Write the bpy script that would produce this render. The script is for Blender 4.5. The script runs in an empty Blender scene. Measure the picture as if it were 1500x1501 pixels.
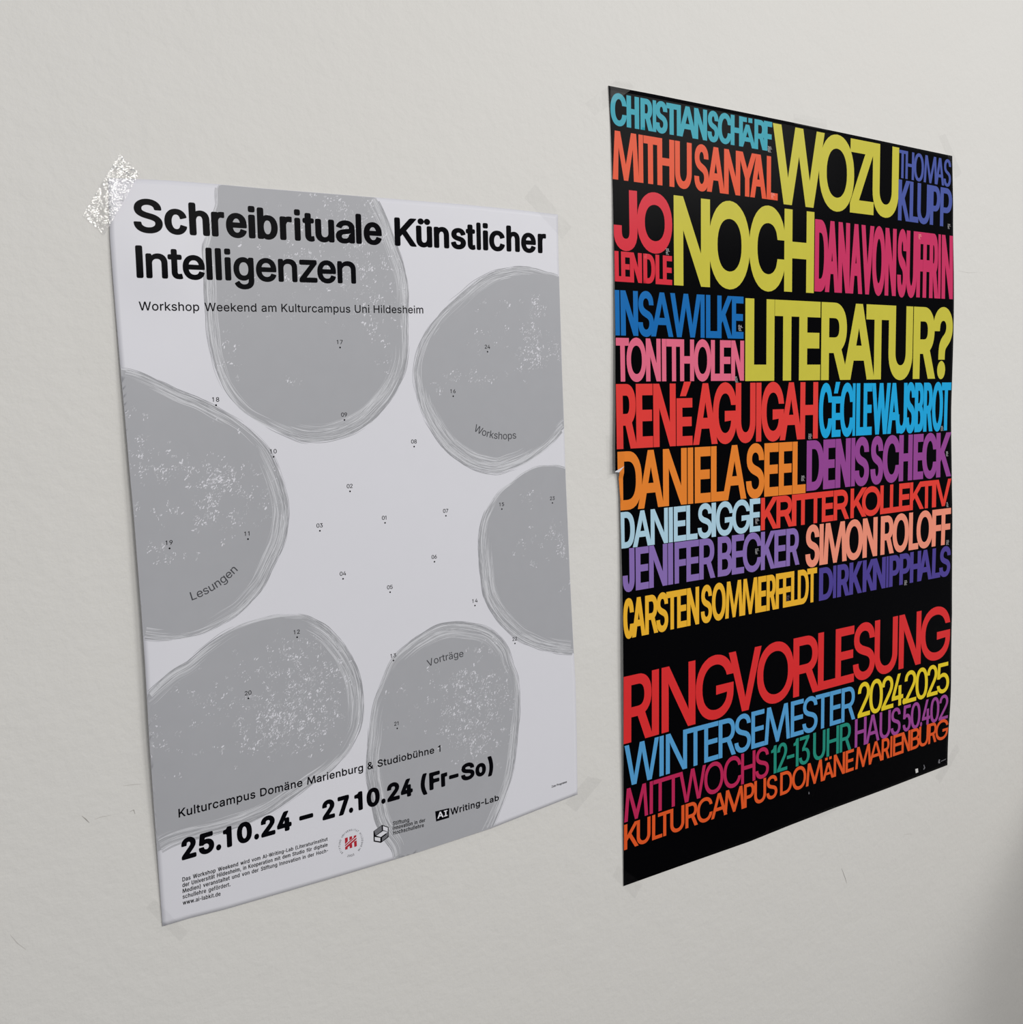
import bpy, bmesh, math, random
from mathutils import Vector, Matrix
from mathutils.geometry import delaunay_2d_cdt

# ---------------------------------------------------------------- camera, world, light, exposure
scn = bpy.context.scene
col = scn.collection
Z0 = 1.05                                  # height of the black poster's lower edge above the floor
cam_d = bpy.data.cameras.new('camera'); cam = bpy.data.objects.new('camera', cam_d); col.objects.link(cam)
cam_d.sensor_fit = 'HORIZONTAL'; cam_d.sensor_width = 36.0; cam_d.lens = 1450.803 * 36.0 / 1500.0
cam_d.clip_start = 0.01
_l = [-0.66846, -0.80436, 0.50507]; _m = Matrix([[0.8337589, 0.064682, -0.5483269], [-0.5518294, 0.0649239, -0.831426], [-0.0181788, 0.9957917, 0.0898243]]).to_4x4()
cam.matrix_world = Matrix.Translation((_l[0], _l[1], _l[2] + Z0)) @ _m
scn.camera = cam
scn.view_settings.view_transform = 'Standard'; scn.view_settings.look = 'None'
scn.view_settings.gamma = 1; scn.view_settings.use_curve_mapping = False
scn.view_settings.exposure = 0.04
w = bpy.data.worlds.new('room_light'); scn.world = w; w.use_nodes = True
w.node_tree.nodes['Background'].inputs[0].default_value = (0.96, 0.97, 1.0, 1)
w.node_tree.nodes['Background'].inputs[1].default_value = 0.445
def area(name, loc, target, sx, sy, power, color):
    d = bpy.data.lights.new(name, 'AREA'); d.shape = 'RECTANGLE'; d.size = sx; d.size_y = sy
    d.energy = power; d.color = color
    o = bpy.data.objects.new(name, d); col.objects.link(o); o.location = loc
    o.rotation_euler = (Vector(target) - Vector(loc)).to_track_quat('-Z', 'Y').to_euler()
    return o
area('window_light', (2.9, -3.3, 3.3), (0.2, 0, 1.4), 1.6, 1.2, 68, (1.0, 0.985, 0.95))
area('tape_glint_light', (0.12, -2.5, 2.36), (-0.3, 0, 1.6), 1.0, 0.5, 22, (1.0, 0.97, 0.92))  # added unseen light, set at the mirror angle so the crinkled tape glints

def ss(a, b, x):
    t = max(0.0, min(1.0, (x - a) / (b - a)))
    return t * t * (3 - 2 * t)
def lift_white(X, Z):
    # bow of the white sheet away from the wall (metres), poster-wall coordinates
    u = X + 0.485 + 0.0254 * (Z - 0.10)
    v = Z - 0.10 - 0.0254 * (X + 0.485)
    uc = max(0.0, u); vc = max(0.0, min(0.594, v))
    h = 0.0007
    h += 0.0040 * math.exp(-(uc / 0.055) ** 2) * max(0.0, math.sin(math.pi * (vc / 0.594) ** 0.8)) ** 1.7
    h += 0.0009 * math.exp(-(vc / 0.07) ** 2) * math.sin(math.pi * min(max(u, 0), 0.42) / 0.42) ** 1.2
    h += 0.0022 * math.exp(-(((u - 0.035) / 0.03) ** 2 + ((v - 0.535) / 0.03) ** 2))
    h += 0.0007 * math.sin(u * 13.0 + 1.0) * math.sin(v * 11.0) ** 2
    return max(h, 0.0004)
def lift_black(X, Z):
    # bow of the black sheet: loose along its left side, a roll below the tear, ripples on the right
    u = max(0.0, X); v = max(0.0, min(0.841, Z))
    h = 0.0007
    h += 0.0042 * math.exp(-(u / 0.065) ** 2) * math.sin(math.pi * (v / 0.841) ** 0.8) ** 1.5
    h -= 0.0020 * math.exp(-(u / 0.012) ** 2) * ss(0.452, 0.444, Z) * ss(0.24, 0.40, Z)
    r = max(0.0, 0.594 - X)
    h += 0.0022 * math.exp(-(r / 0.055) ** 2) * (0.5 + 0.5 * math.sin(v * 22.0)) * ss(0.03, 0.12, v) * ss(0.82, 0.7, v)
    return max(h, 0.0004)

# --- measured layout, millimetres in the plane of the wall (x to the right, z up) ---
BLACK_LINES = [{'t': 'CHRISTIAN SCHÄRF',
  'c': 'teal',
  'X': [-9.91, 228.65],
  'T': [835.76, 841.14],
  'B': [804.05, 808.43],
  's': 5.99,
  'b': 5.68,
  'xs': [-9.73, 11.49, 11.49, 28.27, 30.12, 46.93, 46.93, 51.65, 50.39, 67.57, 65.96, 80.82, 80.82, 86.69, 83.1, 109.55, 105.87, 125.09, 125.94, 142.6, 141.39, 162.38,
         161.14, 180.2, 174.82, 200.55, 198.72, 217.77, 214.04, 227.52]},
 {'t': 'MITHU SANYAL',
  'c': 'orange_red',
  'X': [-7.84, 237.46],
  'T': [798.84, 803.1],
  'B': [750.33, 754.84],
  's': 7.06,
  'b': 7.9,
  'xs': [-7.84, 27.34, 27.04, 33.25, 33.87, 52.79, 52.79, 76.97, 77.95, 102.23, 106.08, 127.62, 125.05, 151.73, 151.02, 176.24, 173.01, 201.74, 192.56, 218.47, 219.03,
         237.38]},
 {'t': 'JO', 'c': 'crimson', 'X': [-7.85, 73.5], 'T': [741.09, 743.21], 'B': [679.96, 681.2], 's': 10.89, 'b': 12.58, 'xs': [-7.85, 24.2, 23.82, 73.5]},
 {'t': 'LENDLE',
  'c': 'crimson',
  'X': [-7.41, 72.92],
  'T': [678.56, 679.36],
  'B': [647.72, 648.83],
  's': 5.45,
  'b': 5.63,
  'xs': [-7.23, 1.64, 1.39, 13.36, 13.23, 29.83, 31.7, 48.58, 48.99, 59.97, 59.56, 73.0]},
 {'t': 'WOZU',
  'c': 'yellow',
  'X': [230.01, 461.79],
  'T': [840.51, 843.98],
  'B': [751.45, 756.32],
  's': 13.83,
  'b': 16.01,
  'xs': [229.56, 317.59, 308.99, 373.78, 366.28, 412.08, 409.67, 461.79]},
 {'t': 'THOMAS',
  'c': 'blue',
  'X': [462.25, 574.0],
  'T': [841.76, 842.67],
  'B': [807.12, 808.08],
  's': 4.84,
  'b': 3.97,
  'xs': [462.24, 476.19, 475.4, 493.4, 493.0, 514.14, 514.14, 543.22, 539.3, 559.03, 557.61, 574.04]},
 {'t': 'KLUPP',
  'c': 'blue',
  'X': [461.51, 577.82],
  'T': [805.0, 805.57],
  'B': [754.08, 755.24],
  's': 7.36,
  'b': 7.38,
  'xs': [461.51, 485.35, 485.35, 504.23, 501.52, 528.97, 528.97, 551.39, 551.39, 577.86]},
 {'t': 'NOCH',
  'c': 'yellow',
  'X': [75.75, 301.32],
  'T': [743.46, 748.09],
  'B': [649.01, 653.18],
  's': 13.66,
  'b': 19.25,
  'xs': [75.75, 129.47, 127.4, 192.15, 190.82, 250.44, 249.27, 301.32]},
 {'t': 'DANA VON SUFFRIN',
  'c': 'magenta',
  'X': [302.34, 581.17],
  'T': [740.24, 744.38],
  'B': [655.41, 660.45],
  's': 7.57,
  'b': 15.26,
  'xs': [302.68, 327.03, 321.9, 346.68, 345.56, 367.26, 367.07, 391.72, 389.39, 413.95, 410.97, 437.02, 436.62, 459.53, 462.01, 481.41, 480.36, 502.56, 502.56, 516.42,
         516.0, 530.35, 529.7, 548.64, 548.64, 554.05, 556.22, 580.91]},
 {'t': 'INSA WILKE',
  'c': 'azure',
  'X': [-7.88, 181.94],
  'T': [638.99, 642.5],
  'B': [592.81, 595.39],
  's': 6.57,
  'b': 7.64,
  'xs': [-7.61, -1.64, -0.24, 23.52, 23.52, 45.89, 42.05, 73.74, 70.23, 115.81, 115.09, 121.18, 123.36, 141.42, 140.68, 163.85, 163.55, 182.15]},
 {'t': 'TONI THOLEN',
  'c': 'pink',
  'X': [-8.18, 183.24],
  'T': [590.43, 593.28],
  'B': [545.45, 548.1],
  's': 6.12,
  'b': 8.07,
  'xs': [-7.36, 10.29, 6.77, 34.18, 33.9, 55.28, 57.1, 63.44, 63.72, 86.18, 84.03, 105.14, 104.85, 131.09, 130.8, 145.17, 144.87, 162.16, 162.61, 183.12]},
 {'t': 'LITERATUR?',
  'c': 'yellow',
  'X': [185.35, 582.11],
  'T': [641.15, 648.31],
  'B': [547.65, 554.22],
  's': 14.39,
  'b': 18.82,
  'xs': [185.12, 221.08, 219.86, 233.34, 233.83, 276.64, 276.13, 314.28, 315.88, 365.73, 357.4, 417.03, 401.11, 448.04, 446.55, 496.85, 498.4, 545.13, 540.45, 582.35]},
 {'t': 'RENÉ AGUIGAH',
  'c': 'red',
  'X': [-8.27, 311.91],
  'T': [542.93, 547.49],
  'B': [475.54, 479.22],
  's': 8.86,
  'b': 12.2,
  'xs': [-8.16, 19.58, 18.91, 43.02, 43.73, 77.2, 78.35, 102.49, 103.95, 140.74, 133.98, 171.35, 169.89, 202.22, 203.27, 211.9, 211.9, 250.29, 244.01, 282.29, 279.05,
         311.08]},
 {'t': 'CÉCILE WAJSBROT',
  'c': 'cyan',
  'X': [311.92, 584.0],
  'T': [545.6, 548.88],
  'B': [479.72, 483.93],
  's': 7.29,
  'b': 10.5,
  'xs': [313.08, 337.36, 336.83, 353.61, 352.34, 378.44, 376.58, 381.79, 383.66, 398.51, 397.75, 414.7, 414.7, 452.35, 446.41, 473.35, 464.3, 487.55, 484.5, 505.04,
         504.0, 523.82, 523.19, 543.53, 542.25, 566.6, 562.91, 584.15]},
 {'t': 'DANIELA SEEL',
  'c': 'orange',
  'X': [-8.37, 289.75],
  'T': [472.85, 476.55],
  'B': [411.01, 413.65],
  's': 8.73,
  'b': 10.74,
  'xs': [-7.46, 26.31, 20.5, 58.29, 57.47, 93.69, 95.08, 103.44, 105.81, 130.29, 130.85, 154.06, 149.44, 187.12, 187.12, 217.4, 217.4, 241.63, 242.26, 265.62, 266.11,
         289.67]},
 {'t': 'DENIS SCHECK',
  'c': 'purple',
  'X': [290.97, 584.68],
  'T': [476.93, 481.12],
  'B': [415.74, 420.85],
  's': 9.49,
  'b': 10.55,
  'xs': [291.36, 323.25, 321.83, 344.24, 344.79, 373.79, 375.09, 382.56, 381.25, 410.44, 413.52, 439.2, 438.22, 474.14, 472.12, 501.16, 503.02, 524.69, 522.17, 555.37,
         553.24, 585.78]},
 {'t': 'DANIEL SIGGE',
  'c': 'ice',
  'X': [-2.7, 211.22],
  'T': [409.21, 411.98],
  'B': [370.66, 373.09],
  's': 5.78,
  'b': 6.47,
  'xs': [-3.32, 15.52, 13.14, 39.48, 38.4, 64.52, 65.91, 72.02, 73.55, 92.24, 92.66, 109.9, 110.32, 132.55, 131.84, 138.71, 138.71, 166.13, 164.66, 193.77, 193.21,
         210.87]},
 {'t': 'KRITTER KOLLEKTIV',
  'c': 'red2',
  'X': [212.37, 586.36],
  'T': [411.92, 417.58],
  'B': [373.65, 380.76],
  's': 6.74,
  'b': 7.39,
  'xs': [212.06, 239.41, 238.53, 266.82, 265.53, 273.56, 273.56, 297.2, 296.27, 320.0, 320.0, 341.76, 342.31, 370.92, 374.65, 404.5, 397.54, 435.14, 434.35, 454.73,
         454.4, 473.97, 473.64, 496.63, 496.97, 525.55, 520.19, 545.67, 544.83, 553.74, 552.73, 586.87]},
 {'t': 'JENIFER BECKER',
  'c': 'violet',
  'X': [-1.36, 278.86],
  'T': [370.26, 372.3],
  'B': [324.12, 327.08],
  's': 6.76,
  'b': 7.4,
  'xs': [-0.99, 14.78, 16.26, 35.18, 35.72, 63.28, 64.4, 72.1, 74.45, 92.93, 92.71, 112.19, 112.64, 137.15, 141.57, 164.78, 164.11, 184.16, 181.87, 212.88, 212.19,
         236.01, 235.3, 255.45, 256.02, 279.36]},
 {'t': 'SIMON ROLOFF',
  'c': 'salmon',
  'X': [290.49, 586.78],
  'T': [373.28, 377.05],
  'B': [322.1, 326.86],
  's': 8.45,
  'b': 8.48,
  'xs': [290.64, 316.36, 316.36, 323.84, 323.43, 368.35, 364.99, 400.09, 399.78, 429.59, 436.28, 463.76, 461.31, 495.98, 495.98, 516.85, 512.67, 547.72, 546.05, 566.89,
         566.38, 587.38]},
 {'t': 'CARSTEN SOMMERFELDT',
  'c': 'gold',
  'X': [-1.46, 311.74],
  'T': [316.47, 320.4],
  'B': [273.69, 277.75],
  's': 5.45,
  'b': 7.12,
  'xs': [-1.21, 13.22, 10.71, 29.89, 29.46, 48.58, 46.37, 64.49, 61.59, 79.51, 78.16, 92.9, 93.35, 112.23, 115.18, 132.56, 132.39, 154.32, 153.66, 182.08, 180.73, 208.63,
         207.66, 221.74, 222.3, 238.57, 238.14, 251.47, 250.75, 265.26, 265.26, 277.74, 277.01, 297.12, 294.11, 312.25]},
 {'t': 'DIRK KNIPPHALS',
  'c': 'indigo',
  'X': [316.33, 589.57],
  'T': [318.76, 324.25],
  'B': [277.73, 282.47],
  's': 7.58,
  'b': 7.24,
  'xs': [316.22, 342.76, 342.76, 348.62, 350.64, 374.24, 374.24, 398.91, 400.83, 425.09, 421.57, 447.87, 449.27, 453.88, 455.29, 478.22, 477.2, 500.9, 499.86, 523.8,
         517.54, 548.27, 548.27, 567.3, 564.74, 589.72]},
 {'t': 'RINGVORLESUNG',
  'c': 'red3',
  'X': [-1.46, 594.55],
  'T': [232.88, 241.01],
  'B': [159.04, 167.57],
  's': 10.74,
  'b': 11.01,
  'xs': [-1.46, 40.82, 39.38, 50.1, 54.05, 106.33, 106.75, 167.41, 160.04, 213.62, 206.63, 271.22, 270.24, 317.77, 315.72, 349.82, 349.03, 385.78, 383.87, 428.25, 427.4,
         475.81, 478.76, 527.46, 526.85, 594.55]},
 {'t': 'WINTERSEMESTER',
  'c': 'sky',
  'X': [-0.19, 389.26],
  'T': [156.82, 159.33],
  'B': [110.97, 114.66],
  's': 6.14,
  'b': 5.77,
  'xs': [-0.19, 49.92, 50.91, 57.36, 60.48, 93.22, 91.31, 121.45, 120.15, 142.76, 143.11, 171.19, 169.16, 196.55, 197.25, 219.68, 219.68, 265.26, 266.3, 289.91, 287.64,
         315.88, 312.02, 338.98, 339.4, 361.05, 361.86, 389.53]},
 {'t': '2024.2025',
  'c': 'lemon',
  'X': [394.21, 592.85],
  'T': [160.06, 160.15],
  'B': [114.39, 118.01],
  's': 6.43,
  'b': 5.67,
  'xs': [394.48, 419.57, 417.88, 446.06, 443.47, 468.73, 465.22, 490.01, 488.58, 495.38, 492.69, 518.8, 516.99, 544.24, 542.41, 566.3, 564.45, 592.86]},
 {'t': 'MITTWOCHS',
  'c': 'raspberry',
  'X': [-0.57, 227.83],
  'T': [108.54, 110.9],
  'B': [71.25, 73.6],
  's': 4.82,
  'b': 4.82,
  'xs': [-0.23, 34.18, 36.36, 41.21, 41.95, 62.14, 61.77, 82.17, 81.16, 122.73, 120.21, 151.13, 151.13, 180.2, 180.2, 204.45, 204.45, 227.83]},
 {'t': '12-13 UHR',
  'c': 'green',
  'X': [231.66, 382.16],
  'T': [109.2, 112.99],
  'B': [74.39, 75.69],
  's': 5.13,
  'b': 4.39,
  'xs': [231.71, 241.23, 242.25, 260.54, 259.8, 273.15, 271.66, 281.09, 281.69, 301.86, 308.0, 331.33, 333.68, 357.7, 359.09, 382.16]},
 {'t': 'HAUS 50.402',
  'c': 'plum',
  'X': [388.74, 591.67],
  'T': [113.58, 114.01],
  'B': [75.91, 79.1],
  's': 5.24,
  'b': 4.56,
  'xs': [389.23, 412.92, 411.58, 440.19, 440.19, 463.69, 464.22, 485.47, 490.29, 508.25, 507.71, 529.0, 528.64, 533.15, 532.61, 550.7, 550.7, 570.84, 570.47, 591.68]},
 {'t': 'KULTURCAMPUS DOMÄNE MARIENBURG',
  'c': 'burnt',
  'X': [-0.4, 594.02],
  'T': [68.67, 79.07],
  'B': [39.98, 49.97],
  's': 4.57,
  'b': 4.15,
  'xs': [-0.4, 20.02, 17.65, 37.71, 40.13, 55.27, 48.9, 69.13, 67.39, 88.97, 90.61, 109.77, 108.49, 133.19, 131.3, 157.22, 151.85, 185.84, 185.15, 202.96, 202.54, 223.07,
         223.79, 242.98, 247.94, 269.79, 269.49, 295.43, 295.13, 327.93, 326.36, 348.51, 347.97, 370.22, 371.36, 387.77, 391.08, 423.51, 418.75, 447.59, 445.33, 462.8,
         464.03, 468.09, 469.86, 490.36, 488.56, 507.52, 508.43, 528.53, 527.06, 548.46, 548.46, 567.14, 564.7, 593.96]}]
WHITE_LINES = [{'t': 'Schreibrituale Künstlicher',
  'c': 'ink',
  'X': [-480.03, -92.19],
  'T': [681.02, 693.76],
  'B': [655.45, 669.49],
  's': 5.69,
  'b': 4.49,
  'xs': [-480.23, -458.5, -457.16, -439.79, -437.98, -421.79, -420.37, -409.7, -408.6, -391.45, -390.08, -384.38, -382.66, -365.26, -363.49, -352.82, -350.67, -345.39,
         -343.46, -332.87, -332.26, -314.89, -313.64, -295.85, -294.82, -289.4, -287.45, -269.99, -257.41, -235.81, -235.81, -219.3, -217.6, -201.59, -199.71, -183.64,
         -183.64, -173.25, -172.05, -167.25, -165.0, -159.25, -158.18, -140.52, -138.66, -123.28, -121.7, -104.41, -102.14, -92.19],
  'k': 'title'},
 {'t': 'Intelligenzen',
  'c': 'ink',
  'X': [-481.12, -296.01],
  'T': [645.52, 652.69],
  'B': [620.87, 627.93],
  's': 4.84,
  'b': 4.28,
  'xs': [-480.33, -475.15, -473.14, -456.71, -456.5, -445.01, -445.01, -427.35, -426.25, -421.18, -418.75, -413.65, -411.09, -406.06, -404.05, -387.03, -385.31, -367.87,
         -366.33, -349.65, -347.96, -331.73, -331.73, -314.64, -313.38, -296.01],
  'k': 'title'},
 {'t': '25.10.24 – 27.10.24 (Fr–So)',
  'c': 'ink',
  'X': [-467.87, -165.58],
  'T': [172.0, 178.82],
  'B': [153.65, 162.32],
  's': 4.48,
  'b': 3.97,
  'xs': [-468.13, -456.07, -454.03, -441.24, -439.78, -435.49, -433.65, -426.24, -421.88, -408.92, -407.15, -402.94, -401.02, -388.38, -386.81, -373.67, -366.6, -353.65,
         -345.1, -333.21, -330.26, -319.24, -319.69, -315.58, -314.13, -306.05, -302.1, -288.97, -287.59, -283.19, -281.45, -268.58, -267.4, -254.9, -246.47, -239.79,
         -237.22, -225.49, -224.51, -217.53, -215.71, -205.1, -202.25, -187.14, -186.13, -173.98, -171.77, -165.55],
  'k': 'title'},
 {'t': 'Workshop Weekend am Kulturcampus Uni Hildesheim',
  'c': 'ink',
  'X': [-479.65, -230.37],
  'T': [603.15, 612.14],
  'B': [596.43, 605.41],
  's': 1.01,
  'b': 0.96,
  'k': 'text'},
 {'t': 'Kulturcampus Domäne Marienburg & Studiobühne 1',
  'c': 'ink',
  'X': [-469.18, -223.98],
  'T': [197.91, 201.73],
  'B': [190.53, 195.28],
  's': 1.19,
  'b': 1.16,
  'k': 'text'},
 {'t': 'Das Workshop Weekend wird vom AI-Writing-Lab (Literaturinstitut',
  'c': 'ink',
  'X': [-468.34, -341.13],
  'T': [139.33, 141.26],
  'B': [135.7, 138.13],
  's': 0.53,
  'b': 0.54,
  'k': 'small'},
 {'t': 'der Universität Hildesheim, in Kooperation mit dem Studio für digitale',
  'c': 'ink',
  'X': [-468.53, -341.33],
  'T': [134.52, 136.18],
  'B': [130.89, 132.98],
  's': 0.53,
  'b': 0.54,
  'k': 'small'},
 {'t': 'Medien) veranstaltet und von der Stiftung Innovation in der Hoch-',
  'c': 'ink',
  'X': [-468.63, -341.09],
  'T': [129.57, 130.85],
  'B': [125.93, 127.58],
  's': 0.53,
  'b': 0.54,
  'k': 'small'},
 {'t': 'schullehre gefördert.', 'c': 'ink', 'X': [-468.72, -429.16], 'T': [124.67, 124.39], 'B': [121.03, 120.8], 's': 0.5, 'b': 0.53, 'k': 'small'},
 {'t': 'www.ai-labkit.de', 'c': 'ink', 'X': [-468.83, -437.78], 'T': [119.47, 118.53], 'B': [115.83, 114.94], 's': 0.5, 'b': 0.53, 'k': 'small'},
 {'t': 'Stiftung', 'c': 'ink', 'X': [-276.68, -259.82], 'T': [139.84, 139.47], 'B': [136.07, 135.67], 's': 0.63, 'b': 0.58, 'k': 'small'},
 {'t': 'Innovation in der', 'c': 'ink', 'X': [-276.85, -242.83], 'T': [135.46, 135.04], 'B': [131.69, 131.46], 's': 0.64, 'b': 0.59, 'k': 'small'},
 {'t': 'Hochschullehre', 'c': 'ink', 'X': [-276.67, -244.53], 'T': [130.87, 130.49], 'B': [127.09, 126.84], 's': 0.64, 'b': 0.59, 'k': 'small'},
 {'t': 'Writing-Lab', 'c': 'ink', 'X': [-215.29, -159.93], 'T': [137.81, 138.81], 'B': [131.08, 133.05], 's': 1.32, 'b': 1.15, 'k': 'text'},
 {'t': 'A|', 'c': 'paper', 'X': [-229.75, -218.69], 'T': [137.29, 137.14], 'B': [131.08, 131.36], 's': 1.41, 'b': 1.06, 'k': 'text', 'top': 1},
 {'t': 'Zum Programm', 'c': 'ink', 'X': [-95.38, -75.95], 'T': [133.47, 134.43], 'B': [131.16, 132.25], 's': 0.39, 'b': 0.32, 'k': 'small'}]
BLACK_EDGE = {'left': [(-12.07, 841.73), (-9.54, 799.0), (-8.0, 738.36), (-7.74, 656.25), (-8.14, 586.95), (-9.39, 516.94), (-10.43, 481.69), (-10.76, 452.93), (-5.26, 452.55),
          (-3.12, 424.33), (-2.3, 381.04), (-1.78, 337.49), (-2.06, 271.72), (-1.77, 152.3), (-1.03, -0.55)],
 'right': [(576.08, 848.6), (580.43, 785.6), (583.03, 695.63), (584.68, 604.59), (585.78, 549.45), (586.09, 512.39), (587.74, 465.73), (589.51, 399.92), (592.36, 323.82),
           (598.56, 226.76), (597.72, 129.61), (595.72, 70.79), (595.49, 9.58)],
 'top': [(-12.07, 841.73), (49.94, 843.08), (149.18, 844.52), (259.44, 845.89), (409.1, 847.32), (576.08, 848.6)],
 'bottom': [(-1.03, -0.55), (85.34, -0.26), (196.07, -0.28), (268.4, 2.4), (306.4, 3.28), (350.65, 4.55), (457.48, 6.13), (595.49, 9.58)]}
WHITE_EDGE = {'left': [(-496.88, 694.04), (-497.99, 651.58), (-497.58, 623.67), (-496.55, 582.83), (-495.58, 546.71), (-494.33, 510.28), (-493.27, 473.52), (-491.92, 436.39),
          (-491.05, 398.93), (-490.12, 361.1), (-489.53, 317.47), (-489.28, 262.25), (-488.15, 205.79), (-486.86, 153.89), (-485.74, 102.51)],
 'right': [(-77.37, 708.24), (-77.28, 665.08), (-76.32, 625.28), (-74.99, 558.2), (-73.35, 503.86), (-72.06, 448.9), (-69.93, 393.25), (-67.84, 336.92), (-65.32, 279.85),
           (-62.92, 236.48), (-62.15, 178.4), (-62.15, 116.55)],
 'top': [(-496.88, 694.04), (-476.33, 695.84), (-450.76, 697.58), (-413.39, 699.06), (-379.77, 699.85), (-307.57, 702.47), (-227.98, 705.23), (-185.07, 706.9),
         (-124.27, 708.07), (-77.37, 708.24)],
 'bottom': [(-485.74, 102.51), (-462.83, 102.86), (-434.55, 101.87), (-374.57, 102.23), (-342.77, 102.4), (-289.09, 103.08), (-246.35, 103.88), (-169.85, 106.65),
            (-120.44, 111.31), (-62.15, 116.55)]}
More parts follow.
